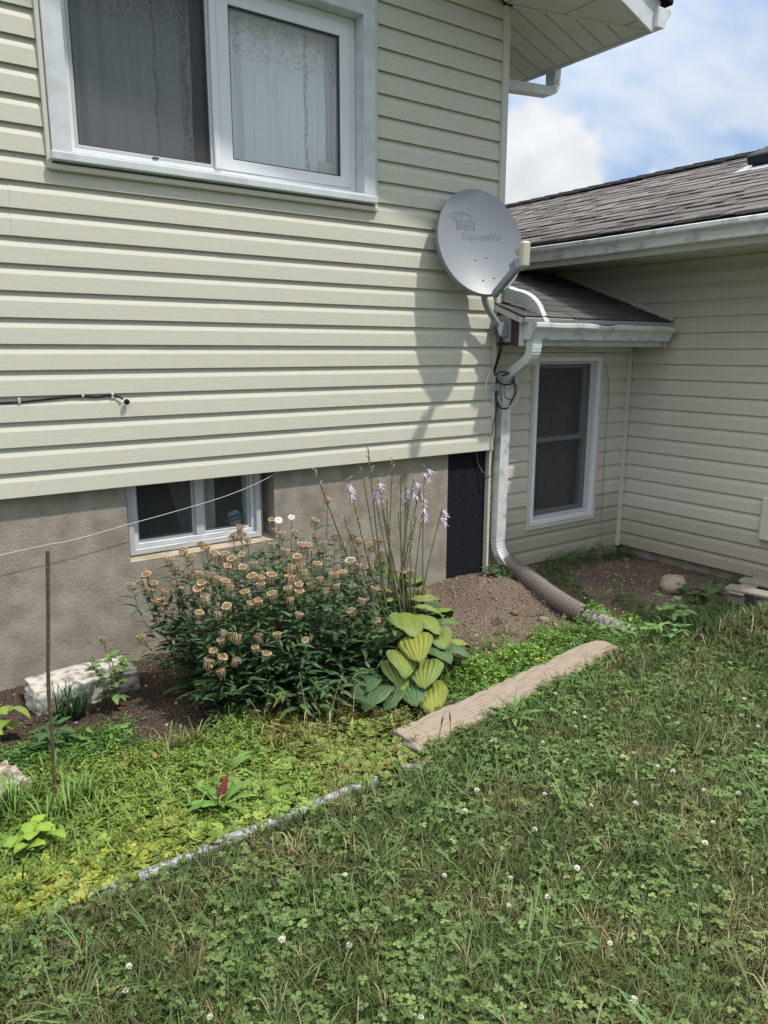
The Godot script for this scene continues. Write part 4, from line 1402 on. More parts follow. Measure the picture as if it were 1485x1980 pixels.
func cables() -> void:
	var t := thing("cable_coil", "tangle of black and white coaxial cable hanging beside the downspout", "cable", Vector3(0.08, 0.4, 0.03))
	var c := Vector3(0.100, 0.395, 0.035)
	wire("black_cable", t, [Vector3(-0.01, 0.755, 0.075), Vector3(-0.006, 0.70, 0.085), Vector3(-0.012, 0.63, 0.07), Vector3(-0.03, 0.55, 0.055), Vector3(-0.03, 0.51, 0.05)], 0.0052, M.cable_black)
	wire("black_cable", t, [Vector3(-0.012, 0.745, 0.062), Vector3(-0.012, 0.69, 0.07), Vector3(-0.02, 0.62, 0.06), Vector3(-0.038, 0.54, 0.05), Vector3(-0.03, 0.505, 0.055)], 0.005, M.cable_black)
	wire("black_cable", t, [Vector3(-0.03, 0.51, 0.052)] + loop_pts(Vector3(0.055, 0.485, 0.06), Vector3(0.085, -0.008, 0), Vector3(0.0, 0.042, 0), 2.8, -3.2, 0.006), 0.005, M.cable_black)
	wire("black_cable", t, loop_pts(c + Vector3(-0.018, 0, 0), Vector3(0.092, 0, 0), Vector3(0, 0.115, 0), 2.3, 8.2, 0.008), 0.005, M.cable_black)
	wire("white_cable", t, loop_pts(c + Vector3(0.008, 0.0, 0.012), Vector3(0.105, 0, 0), Vector3(0, 0.10, 0), -2.9, 1.5, 0.006), 0.0048, M.cable_white)
	wire("white_cable", t, loop_pts(Vector3(-0.055, 0.455, 0.03), Vector3(0.030, 0, 0), Vector3(0.012, 0.075, 0), 0.4, 4.4, 0.003), 0.0042, M.cable_white)
	wire("thin_wire", t, loop_pts(c + Vector3(0.004, 0.01, 0.03), Vector3(0.062, 0.004, 0), Vector3(0, 0.062, 0), -0.6, 6.0, 0.005), 0.0022, M.cable_black)
	wire("thin_wire", t, loop_pts(c + Vector3(0.024, -0.002, 0.028), Vector3(0.058, 0.01, 0), Vector3(0.01, 0.05, 0), 0.5, 4.6, 0.004), 0.0022, M.cable_tan)
	for k in 3:
		var cn := MB.new()
		var p := Vector3(-0.036 + 0.019 * k, 0.425, 0.045)
		cn.tube([p + Vector3(0, 0.022, 0), p, p - Vector3(0, 0.022, 0)], [0.006, 0.0075, 0.006], 8)
		part("connector", cn.mesh(), M.galv, t)
	wire("thin_wire", t, [Vector3(0.03, 0.33, 0.03), Vector3(0.02, 0.25, 0.02), Vector3(-0.002, 0.15, 0.016), Vector3(0.008, 0.05, 0.02), Vector3(0.016, -0.05, 0.014), Vector3(0.0, -0.12, 0.012), Vector3(0.012, -0.18, 0.0), Vector3(-0.03, -0.19, -0.03), Vector3(-0.08, -0.11, -0.045), Vector3(-0.12, -0.005, -0.03)], 0.0028, M.cable_black)
	wire("thin_wire", t, [Vector3(-0.10, 0.0, -0.03), Vector3(-0.07, -0.10, -0.04), Vector3(-0.02, -0.17, -0.02), Vector3(0.012, -0.185, 0.004)], 0.0016, M.cable_tan)
	# power lead on the wall
	var pl := thing("power_lead", "black power lead clipped along the siding, its plug end hanging loose", "cable", Vector3(-2.7, 0.44, 0.01))
	wire("lead", pl, [Vector3(-4.2, 0.40, 0.012), Vector3(-3.4, 0.43, 0.000), Vector3(-3.0, 0.434, -0.002), Vector3(-2.92, 0.435, -0.002), Vector3(-2.80, 0.444, -0.002), Vector3(-2.70, 0.452, -0.002), Vector3(-2.645, 0.452, -0.001), Vector3(-2.58, 0.447, -0.001), Vector3(-2.53, 0.4515, -0.001), Vector3(-2.495, 0.45, 0.002), Vector3(-2.462, 0.432, 0.012)], 0.0046, M.cable_black, 5)
	var pg := MB.new()
	pg.box(Vector3(-2.448, 0.419, 0.020), Vector3(0.026, 0.026, 0.022), 0.007, Basis(Vector3.BACK, -0.8))
	part("plug", pg.mesh(), M.cable_black, pl)
	for k in 3:
		var cl := MB.new()
		var p: Vector3 = [Vector3(-2.922, 0.441, -0.003), Vector3(-2.645, 0.453, -0.003), Vector3(-2.508, 0.449, -0.003)][k]
		cl.box(p, Vector3(0.013, [0.024, 0.012, 0.026][k], 0.015), 0.003)
		part("clip", cl.mesh(), M.clip, pl)
	# string across the basement wall
	var ln := thing("string_line", "thin white string stretched across the concrete and basement window", "string", Vector3(-2.3, -0.2, 0.0))
	wire("string", ln, [Vector3(-4.6, -0.42, 0.012), Vector3(-3.067, -0.256, 0.004), Vector3(-2.75, -0.232, 0.0), Vector3(-2.485, -0.192, 0.0), Vector3(-2.25, -0.157, 0.0), Vector3(-2.0, -0.115, 0.0), Vector3(-1.83, -0.076, -0.004), Vector3(-1.69, -0.033, -0.012), Vector3(-1.60, 0.0, -0.02)], 0.0015, M.string, 5)
	var ew := thing("entry_wire", "thin tan wire drooping over and beside the tall narrow window", "wire", Vector3(1.2, 0.66, -0.1))
	wire("wire", ew, [Vector3(0.47, 0.655, -0.095), Vector3(0.60, 0.69, -0.082), Vector3(0.70, 0.70, -0.08), Vector3(0.86, 0.676, -0.085), Vector3(1.0, 0.665, -0.09), Vector3(1.14, 0.665, -0.09), Vector3(1.2, 0.648, -0.088), Vector3(1.255, 0.652, -0.088)], 0.0024, M.cable_tan, 5)
	wire("wire", ew, [Vector3(1.268, 0.57, -0.09), Vector3(1.315, 0.48, -0.088), Vector3(1.34, 0.35, -0.09), Vector3(1.342, 0.1, -0.09), Vector3(1.338, -0.2, -0.088), Vector3(1.345, -0.5, -0.09), Vector3(1.35, -0.75, -0.086), Vector3(1.36, -0.93, -0.08)], 0.0030, M.cable_tan, 5)


# ---------------------------------------------------------------- things lying about
func rock_mesh(size: Vector3, sd: int, rough: float, boxy: float, res := 18) -> ArrayMesh:
	# cube-sphere pushed about by noise; boxy 0 is an egg, 1 a block
	var n := noise(FastNoiseLite.TYPE_SIMPLEX_SMOOTH, 1.3, 4, sd)
	var pt := func(f: int, i: int, j: int) -> Vector3:
		var a := lerpf(-1, 1, float(i) / res)
		var b := lerpf(-1, 1, float(j) / res)
		var p: Vector3 = [Vector3(1, a, b), Vector3(-1, a, b), Vector3(a, 1, b), Vector3(a, -1, b), Vector3(a, b, 1), Vector3(a, b, -1)][f]
		var q := p.normalized().lerp(p * 0.86, boxy)
		q *= 1.0 + rough * n.get_noise_3dv(p * 1.1) + rough * 0.35 * n.get_noise_3dv(p * 3.5)
		return q * size * 0.5
	var P := {}
	var NN := {}
	var mb := MB.new()
	for f in 6:
		for i in res:
			for j in res:
				var q := [pt.call(f, i, j), pt.call(f, i + 1, j), pt.call(f, i + 1, j + 1), pt.call(f, i, j + 1)]
				var nn: Vector3 = (q[2] - q[0]).cross(q[3] - q[1])
				if nn.dot(q[0] + q[2]) < 0.0:
					nn = -nn
				for v in q:
					var key: Vector3 = v.snapped(Vector3(0.0002, 0.0002, 0.0002))
					NN[key] = NN.get(key, Vector3.ZERO) + nn
				P[[f, i, j]] = q
	for k in P:
		var q: Array = P[k]
		var m := []
		for v in q:
			m.append(NN[v.snapped(Vector3(0.0002, 0.0002, 0.0002))].normalized())
		mb.tri(q[0], q[1], q[2], m[0], m[1], m[2])
		mb.tri(q[0], q[2], q[3], m[0], m[2], m[3])
	return mb.mesh()


func place(o: Node3D, p: Vector3, yaw := 0.0, tilt := 0.0, roll := 0.0) -> Node3D:
	o.transform = Transform3D(Basis.from_euler(Vector3(tilt, yaw, roll)), p)
	return o


func yard_objects() -> void:
	# plank laid as bed edging
	var pl := MB.new()
	var a := Vector3(-1.86, -0.905, 1.505)
	var b := Vector3(-0.335, -0.905, 1.325)
	var L := (b - a).length()
	var nz := noise(FastNoiseLite.TYPE_SIMPLEX_SMOOTH, 3.0, 4, 71)
	var seg := 46
	var sec := func(i: int) -> Array:
		var t := float(i) / seg
		var x := (t - 0.5) * L
		var endc := 0.0
		if t > 0.95:
			endc = pow((t - 0.95) / 0.05, 2.0) * 0.035
		var wl := 0.088 + 0.012 * nz.get_noise_2d(t * 5.0, 1.0) - 0.016 * maxf(0.0, nz.get_noise_2d(t * 9.0, 7.0)) - endc
		var wr := 0.090 + 0.006 * nz.get_noise_2d(t * 4.0, 4.0) - endc
		var sag := 0.006 * nz.get_noise_2d(t * 2.0, 9.0)
		var sl := -0.02 if i == 0 else 0.0
		return [Vector3(x, -0.03 + sag, -wl), Vector3(x, 0.010 + sag, -wl), Vector3(x, 0.016 + sag, -wl + 0.008), Vector3(x, 0.017 + sag + 0.0012 * nz.get_noise_2d(t * 6.0, 2.0), -0.03), Vector3(x, 0.016 + sag + 0.0012 * nz.get_noise_2d(t * 6.0, 5.0), 0.035), Vector3(x + sl, 0.014 + sag, wr - 0.006), Vector3(x + sl, 0.008 + sag, wr), Vector3(x, -0.03 + sag, wr)]
	for i in seg:
		var p: Array = sec.call(i)
		var q: Array = sec.call(i + 1)
		for k in 7:
			pl.flat4(p[k], q[k], q[k + 1], p[k + 1], Vector3((p[0].x + q[0].x) / 2, -0.01, 0))
	for e in [0, seg]:
		var p2: Array = sec.call(e)
		for k in range(1, 7):
			pl.flat3(p2[0], p2[k], p2[k + 1], Vector3.ZERO)
	var plank := solo("plank", pl.mesh(), M.plank, "weathered pale plank lying along the edge of the lawn", "plank")
	place(plank, (a + b) * 0.5, atan2(-(b.z - a.z), b.x - a.x), 0.06, 0.0)
	# grey pipe edging in several lengths
	var pp := thing("edging_pipe", "old grey plastic pipe half sunk between bed and lawn", "pipe", Vector3(-2.6, -0.95, 1.65))
	var runs := [[Vector3(-3.30, -0.941, 1.642), Vector3(-3.06, -0.928, 1.652)], [Vector3(-3.01, -0.924, 1.654), Vector3(-2.70, -0.920, 1.658)], [Vector3(-2.695, -0.918, 1.657), Vector3(-2.28, -0.916, 1.648), Vector3(-2.19, -0.918, 1.645)], [Vector3(-2.17, -0.920, 1.645), Vector3(-2.05, -0.924, 1.64)], [Vector3(-1.99, -0.922, 1.645), Vector3(-1.86, -0.930, 1.65)]]
	for r in runs:
		var mb := MB.new()
		mb.tube(r, [0.0195], 12)
		part("pipe_length", mb.mesh(), M.pvc, pp)
	for p in [Vector3(-2.698, -0.918, 1.657), Vector3(-2.18, -0.933, 1.645)]:
		var mb := MB.new()
		mb.tube([p - Vector3(0.03, 0, 0), p + Vector3(0.03, 0, 0)], [0.0235], 12)
		part("coupling", mb.mesh(), M.pvc, pp)
	# rusty stake
	var sk := MB.new()
	sk.tube(smooth([Vector3(-3.14, -1.05, 1.152), Vector3(-3.138, -0.93, 1.151), Vector3(-3.125, -0.62, 1.15), Vector3(-3.121, -0.45, 1.151), Vector3(-3.10, -0.2, 1.151), Vector3(-3.083, 0.018, 1.15)], 4), [0.0075, 0.0075, 0.0072, 0.0068, 0.0064], 8)
	solo("stake", sk.mesh(), M.rust, "thin rusty steel rod standing upright in the bed", "stake")
	# stones
	var s1 := solo("stone_block", rock_mesh(Vector3(0.56, 0.175, 0.27), 5, 0.07, 0.80), M.limestone, "pale layered stone block lying against the concrete wall", "stone")
	place(s1, Vector3(-2.80, -0.912, 0.19), 0.05, 0.05, -0.02)
	var s2 := solo("stone_block", rock_mesh(Vector3(0.34, 0.13, 0.22), 9, 0.14, 0.72), M.limestone_b, "white and brown stained stone cut off by the left edge", "stone")
	place(s2, Vector3(-3.345, -0.90, 0.97), 0.25, 0.05, 0.12)
	var s3 := solo("fieldstone", rock_mesh(Vector3(0.235, 0.125, 0.175), 14, 0.10, 0.22), M.fieldstone, "rounded tan fieldstone on the bare soil by the wing", "stone")
	place(s3, Vector3(0.935, gh(0.935, 0.87) + 0.045, 0.865), 0.5, 0.0, 0.03)
	# drain hose from the downspout
	var hs := thing("drain_hose", "brown corrugated drain hose leading away from the downspout", "hose", Vector3(0.1, -0.93, 0.4))
	var path := smooth([Vector3(0.20, -0.85, 0.07), Vector3(0.168, -0.868, 0.20), Vector3(0.09, -0.880, 0.40), Vector3(0.015, -0.885, 0.58), Vector3(-0.055, -0.892, 0.80), Vector3(-0.085, -0.905, 0.98), Vector3(-0.07, -0.925, 1.14), Vector3(-0.035, -0.94, 1.27)], 64)
	var fn := MB.new()
	fn.tube([Vector3(0.190, -0.815, 0.005), Vector3(0.195, -0.835, 0.04), Vector3(0.188, -0.856, 0.10), Vector3(0.170, -0.867, 0.19)], [0.066, 0.060, 0.057, 0.057], 18, Color.WHITE, false)
	part("adaptor", fn.mesh(), M.hose, hs)
	var cut := int(path.size() * 0.70)
	for half in 2:
		var mb := MB.new()
		var sub := path.slice(58, cut) if half == 0 else path.slice(cut - 1)
		# ridge spacing of 27 mm along the hose
		var fine_path := []
		var rad := []
		var acc := 0.0
		for i in sub.size():
			if i > 0:
				acc += (sub[i] - sub[i - 1]).length()
			fine_path.append(sub[i])
			var ph := fmod(acc / 0.029, 1.0)
			rad.append(0.0645 - 0.0165 * pow(absf(cos(PI * ph)), 5.0))
		mb.tube(fine_path, rad, 20)
		part("hose_length", mb.mesh(), M.hose if half == 0 else M.hose_old, hs).set_meta("label", "brown ribbed length" if half == 0 else "weathered grey ribbed end")
	# pallet in the corner
	var pt := thing("pallet", "weathered grey timber pallet lying beside the wing", "pallet", Vector3(1.2, -0.95, 1.4))
	var PB := Basis(Vector3.UP, 0.16)
	var po := Vector3(1.29, 0.0, 1.66)
	var brd := func(called: String, c: Vector3, s: Vector3) -> void:
		var mb := MB.new()
		mb.box(Vector3.ZERO, s, 0.004)
		part_at(called, mb.mesh(), M.pallet, pt, Transform3D(PB * Basis(Vector3.UP, PI / 2 if s.z > s.x else 0.0), po + PB * c) if s.z <= s.x else Transform3D(PB, po + PB * c))
	for k in 3:
		brd.call("top_board", Vector3(-0.235 + 0.235 * k, -0.838 + rng.randf_range(-0.004, 0.004), 0), Vector3(0.115, 0.02, 0.95))
		brd.call("bottom_board", Vector3(-0.235 + 0.235 * k, -0.962, 0), Vector3(0.115, 0.02, 0.95))
		for j in 3:
			brd.call("block", Vector3(-0.235 + 0.235 * k, -0.905, -0.40 + 0.40 * j), Vector3(0.10, 0.09, 0.10))
	for j in 3:
		brd.call("stringer", Vector3(0, -0.854, -0.40 + 0.40 * j), Vector3(0.62, 0.014, 0.10))
	# clods and pebbles on the bare soil
	var cl := []
	var cc := []
	var base := rock_mesh(Vector3(1, 0.7, 0.9), 3, 0.35, 0.3, 4)
	for k in 5200:
		var x := rng.randf_range(-0.95, 1.5) if k % 4 else rng.randf_range(-3.4, -2.0)
		var z := rng.randf_range(-0.03, 1.35) if k % 4 else rng.randf_range(0.0, 1.05)
		if z > edge_z(x) - 0.05:
			continue
		var s := 0.004 + 0.016 * pow(rng.randf(), 4.0)
		cl.append(xf(Vector3(x, gh(x, z) + s * 0.2, z), rng.randf() * TAU, rng.randf() * 0.6, rng.randf() * 0.6, s))
		var kk := rng.randf_range(0.14, 0.32)
		cc.append((Color(kk, kk * 0.80, kk * 0.64) * (1.0 if k % 4 else 0.55)) if rng.randf() > 0.06 else Color(0.33, 0.30, 0.27))
	scatter("soil_clods", base, M.plain_plant, cl, cc, self, "crumbs of dry soil and grit scattered over the bare ground", "soil")
	for k in 9:
		var p: Vector2 = [Vector2(0.30, 0.10), Vector2(1.28, -0.03), Vector2(1.36, 0.02), Vector2(1.45, 0.10), Vector2(-0.35, 0.62), Vector2(-0.28, 0.80), Vector2(0.42, 0.05), Vector2(1.2, 0.3), Vector2(0.62, 0.22)][k]
		var s := rng.randf_range(0.035, 0.07)
		var st := solo("clod", rock_mesh(Vector3(s, s * 0.6, s * 0.8), 60 + k, 0.25, 0.3, 7), M.clod if k % 2 else M.clod_b, "lump of dry brown soil lying on the bare ground", "soil clod", "lumps of dry soil")
		place(st, Vector3(p.x, gh(p.x, p.y) + s * 0.18, p.y), rng.randf() * 6.0)


# ---------------------------------------------------------------- plants
func leaf_mesh(length: float, width: float, seg: int, curl: float, fold: float, shape: float, ser: float, ca: Color, cb: Color) -> ArrayMesh:
	var mb := MB.new()
	mb.leaf(Transform3D.IDENTITY, length, width, seg, curl, fold, shape, ser, ca, cb)
	return mb.mesh()


func aim(p: Vector3, dir: Vector3, roll: float, s: float) -> Transform3D:
	# +z of the leaf along dir, its face as far up as it goes
	var z := dir.normalized()
	var x := Vector3.UP.cross(z)
	if x.length() < 0.05:
		x = Vector3.RIGHT
	x = x.normalized()
	var y := z.cross(x)
	return Transform3D(Basis(x, y, z) * Basis(Vector3.BACK, roll), p) * Transform3D(Basis.from_scale(Vector3(s, s, s)), Vector3.ZERO)


func dried_head(sd: int) -> ArrayMesh:
	var r := RandomNumberGenerator.new()
	r.seed = sd
	var mb := MB.new()
	var R := 0.0125
	var rows := 3
	var pt := func(i: int, k: int) -> Vector3:
		var q := float(i) / rows
		return Vector3(R * q * cos(TAU * k / 12.0), 0.003 + 0.0045 * (1.0 - q * q) - (0.003 if i == 0 else 0.0), R * q * sin(TAU * k / 12.0))
	var br := Color(0.17, 0.105, 0.052)
	for i in rows:
		for k in 12:
			mb.tri(pt.call(i, k), pt.call(i + 1, k), pt.call(i + 1, k + 1), Vector3.UP, (pt.call(i + 1, k) + Vector3(0, 0.012, 0)).normalized(), (pt.call(i + 1, k + 1) + Vector3(0, 0.012, 0)).normalized(), br, br * 1.15, br * 1.15)
			if i > 0:
				mb.tri(pt.call(i, k), pt.call(i + 1, k + 1), pt.call(i, k + 1), Vector3.UP, Vector3.UP, Vector3.UP, br, br * 1.15, br)
	# shrivelled petals hanging from the rim
	for k in 22:
		var a := TAU * k / 22.0 + r.randf_range(-0.1, 0.1)
		var d := Vector3(cos(a), 0, sin(a))
		var sd2 := Vector3(-sin(a), 0, cos(a)) * r.randf_range(0.0016, 0.0028)
		var ln := r.randf_range(0.016, 0.032)
		var kk := r.randf_range(0.75, 1.2)
		var col := Color(0.44, 0.345, 0.225) * kk
		var prev := d * R + Vector3(0, 0.004, 0)
		var out_ := r.randf_range(0.002, 0.007)
		var pts := [prev, d * (R + out_) + Vector3(0, 0.0045, 0), d * (R + out_ * 0.7) + Vector3(0, -ln * 0.45, 0) + sd2 * r.randf_range(-1, 1), d * (R * r.randf_range(0.5, 1.0)) + Vector3(0, -ln, 0) + sd2 * r.randf_range(-2, 2)]
		for i in 3:
			var w0 := 1.0 - 0.22 * i
			var w1 := 1.0 - 0.22 * (i + 1)
			mb.flat4(pts[i] - sd2 * w0, pts[i + 1] - sd2 * w1, pts[i + 1] + sd2 * w1, pts[i] + sd2 * w0, Vector3(0, -0.005, 0), col)
	# calyx
	var gr := Color(0.16, 0.15, 0.06)
	for k in 8:
		var a0 := TAU * k / 8.0
		var a1 := TAU * (k + 1) / 8.0
		mb.flat3(Vector3(0, -0.010, 0), Vector3(cos(a0) * 0.011, 0.001, sin(a0) * 0.011), Vector3(cos(a1) * 0.011, 0.001, sin(a1) * 0.011), Vector3(0, 0.004, 0), gr)
	return mb.mesh()


func fresh_head() -> ArrayMesh:
	var mb := MB.new()
	for k in 17:
		var a := TAU * k / 17.0
		mb.leaf(aim(Vector3(cos(a), 0, sin(a)) * 0.009, Vector3(cos(a), 0.05 - 0.25 * rng.randf(), sin(a)), 0.0, 1.0), 0.024 * rng.randf_range(0.8, 1.1), 0.0075, 3, 0.4, 0.1, 0.7, 0.0, Color(0.80, 0.80, 0.78), Color(0.76, 0.76, 0.74))
	for k in 12:
		var a0 := TAU * k / 12.0
		var a1 := TAU * (k + 1) / 12.0
		mb.flat3(Vector3(0, 0.006, 0), Vector3(cos(a0) * 0.010, 0.001, sin(a0) * 0.010), Vector3(cos(a1) * 0.010, 0.001, sin(a1) * 0.010), Vector3(0, -0.02, 0), Color(0.75, 0.45, 0.03))
	return mb.mesh()


func daisies() -> void:
	var t := thing("daisy_bush", "large clump of dark green daisies with dried tan flower heads", "plant", Vector3(-1.93, -0.95, 0.6))
	var ctr := Vector3(-1.93, -0.95, 0.60)
	var lm := []
	for k in 4:
		var g: Color = [Color(0.050, 0.092, 0.040), Color(0.062, 0.108, 0.047), Color(0.042, 0.080, 0.037), Color(0.080, 0.128, 0.050)][k]
		lm.append(leaf_mesh([0.105, 0.092, 0.118, 0.082][k], [0.026, 0.023, 0.031, 0.020][k], 8, [0.5, 0.8, 0.65, 0.35][k], 0.28, 0.62, 0.16, g, g * 1.35))
	var heads := []
	for k in 5:
		heads.append(dried_head(100 + k))
	var fresh := fresh_head()
	var leaves := []   # [transform, mesh]
	var add_leaves := func(path: Array, t0: float, t1: float, n: int, big: float) -> void:
		for i in n:
			var f := lerpf(t0, t1, (i + rng.randf()) / n)
			var q := f * (path.size() - 1)
			var p: Vector3 = path[int(q)].lerp(path[mini(int(q) + 1, path.size() - 1)], q - int(q))
			var outw := Vector3(p.x - ctr.x, 0, (p.z - ctr.z) * 1.3)
			var yaw := rng.randf() * TAU
			var d := (Vector3(cos(yaw), 0, sin(yaw)) + outw.normalized() * 0.55).normalized()
			d.y = rng.randf_range(0.15, 0.85)
			leaves.append([aim(p, d, rng.randf_range(-0.4, 0.4), big * rng.randf_range(0.65, 1.15) * (1.15 - 0.5 * f)), rng.randi() % 4])
	var stems := []
	for hd in HEADS:
		stems.append([Vector3(hd[0], hd[1], hd[2]), 0])
	for f in [Vector3(-1.925, -0.135, 0.56), Vector3(-1.865, -0.125, 0.58), Vector3(-1.66, -0.33, 0.78)]:
		stems.append([f, 1])
	for k in 190:
		var a := rng.randf() * TAU
		var rr := sqrt(rng.randf())
		var top := ctr + Vector3(0.62 * rr * cos(a), 0.78 * sqrt(maxf(0.05, 1.0 - 0.92 * rr * rr)) - rng.randf_range(0.03, 0.16), (0.52 if sin(a) > 0.0 else 0.42) * rr * sin(a))
		stems.append([top, 2])
	for s in stems:
		var top: Vector3 = s[0]
		var b := Vector3(ctr.x + (top.x - ctr.x) * 0.42 + rng.randf_range(-0.03, 0.03), 0, ctr.z + (top.z - ctr.z) * 0.42 + rng.randf_range(-0.03, 0.03))
		b.y = gh(b.x, b.z) - 0.01
		var m1 := b.lerp(top, 0.5) + Vector3((top.x - ctr.x) * 0.16, 0.03, (top.z - ctr.z) * 0.16)
		var path := smooth([b, m1, top - Vector3(0, 0.0, 0)], 5)
		if s[1] < 2:
			var mb := MB.new()
			mb.tube(path, [0.0026, 0.0022, 0.002, 0.0017, 0.0015], 5, Color.WHITE, false)
			part("stem", mb.mesh(), M.stalk, t)
			var tl := Vector3(rng.randf_range(-0.35, 0.35), 0, rng.randf_range(-0.2, 0.45))
			if s[1] == 1:
				tl = Vector3(-0.35, 0, 0.7)
			var B := Basis(Quaternion(Vector3.UP, (Vector3.UP + tl).normalized())) * Basis(Vector3.UP, rng.randf() * TAU)
			var sc := rng.randf_range(1.0, 1.42) if s[1] == 0 else rng.randf_range(0.6, 0.85)
			part_at("dried_flower_head" if s[1] == 0 else "fresh_flower", heads[rng.randi() % 5] if s[1] == 0 else fresh, M.plain_plant, t, Transform3D(B.scaled(Vector3(sc, sc, sc)), top))
			add_leaves.call(path, 0.12, 0.93, 17, 1.0)
		else:
			add_leaves.call(path, 0.1, 1.0, 16, 1.05)
	# basal leaves round the skirt
	for k in 720:
		var a := rng.randf() * TAU
		var p := ctr + Vector3(cos(a) * 0.44 * rng.randf_range(0.5, 1.12), 0, sin(a) * (0.50 if sin(a) > 0.0 else 0.36) * rng.randf_range(0.5, 1.12))
		p.y = gh(p.x, p.z) + rng.randf_range(0.0, 0.16)
		leaves.append([aim(p, Vector3(cos(a + rng.randf_range(-0.8, 0.8)), rng.randf_range(0.1, 1.0), sin(a + rng.randf_range(-0.8, 0.8))), rng.randf_range(-0.4, 0.4), rng.randf_range(0.9, 1.5)), rng.randi() % 4])
	var eye := Vector3(-3.576, 0.661, 3.737)
	leaves.sort_custom(func(p: Array, q: Array) -> bool: return p[0].origin.distance_squared_to(eye) - 0.6 * p[0].origin.y < q[0].origin.distance_squared_to(eye) - 0.6 * q[0].origin.y)
	var yel := leaf_mesh(0.085, 0.02, 6, 0.9, 0.3, 0.62, 0.1, Color(0.38, 0.28, 0.035), Color(0.42, 0.33, 0.05))
	for i in 300:
		part_at("leaf", yel if i % 43 == 7 else lm[leaves[i][1]], M.dark_leaf, t, leaves[i][0])
	for v in 4:
		var xs := []
		var cs := []
		for i in range(300, leaves.size()):
			if leaves[i][1] == v:
				xs.append(leaves[i][0])
				cs.append(vary(Color(1, 1, 1), 0.22))
		scatter("foliage", lm[v], M.dark_leaf, xs, cs, t)


func hosta_leaf(length: float, width: float, droop: float, inner: Color, outer: Color, sd: int) -> ArrayMesh:
	var mb := MB.new()
	var nl := 14
	var nw := 28
	var nz := noise(FastNoiseLite.TYPE_SIMPLEX_SMOOTH, 1.2, 3, sd)
	var G := []
	var y := 0.0
	var z := 0.0
	for i in nl + 1:
		var f := float(i) / nl
		var an := 0.25 - droop * f
		if i > 0:
			z += length / nl * cos(an); y += length / nl * sin(an)
		var w := width * 0.5 * pow(sin(PI * pow(clampf(f, 0.0, 1.0), 0.72)), 0.72)
		w = maxf(w, 0.0006)
		var row := []
		for j in nw + 1:
			var s := lerpf(-1, 1, float(j) / nw)
			var env := sin(PI * minf(f * 1.1, 1.0))
			var yy := y + 0.20 * w * absf(s) - 0.32 * w * s * s + 0.0034 * env * cos(s * PI * 7.0) + 0.010 * absf(s) * nz.get_noise_2d(f * 3.0, s * 1.5 + sd)
			var zz := z - 0.10 * length * s * s * (1.0 - f) * 0.6
			row.append([Vector3(w * s, yy, zz), inner.lerp(outer, clampf(pow(absf(s), 2.2) * 0.9 + 0.5 * nz.get_noise_2d(f * 2.0 + 9.0, s), 0.0, 1.0)) * (0.9 if int(roundf(s * 7.0 + 70.0)) % 2 else 1.04)])
		G.append(row)
	for i in nl:
		for j in nw:
			var a: Array = G[i][j]
			var b: Array = G[i + 1][j]
			var c: Array = G[i + 1][j + 1]
			var d: Array = G[i][j + 1]
			var n: Vector3 = (c[0] - a[0]).cross(b[0] - d[0]).normalized()
			if n.y < 0:
				n = -n
			mb.tri(a[0], b[0], c[0], n, n, n, a[1], b[1], c[1])
			mb.tri(a[0], c[0], d[0], n, n, n, a[1], c[1], d[1])
	return mb.mesh()


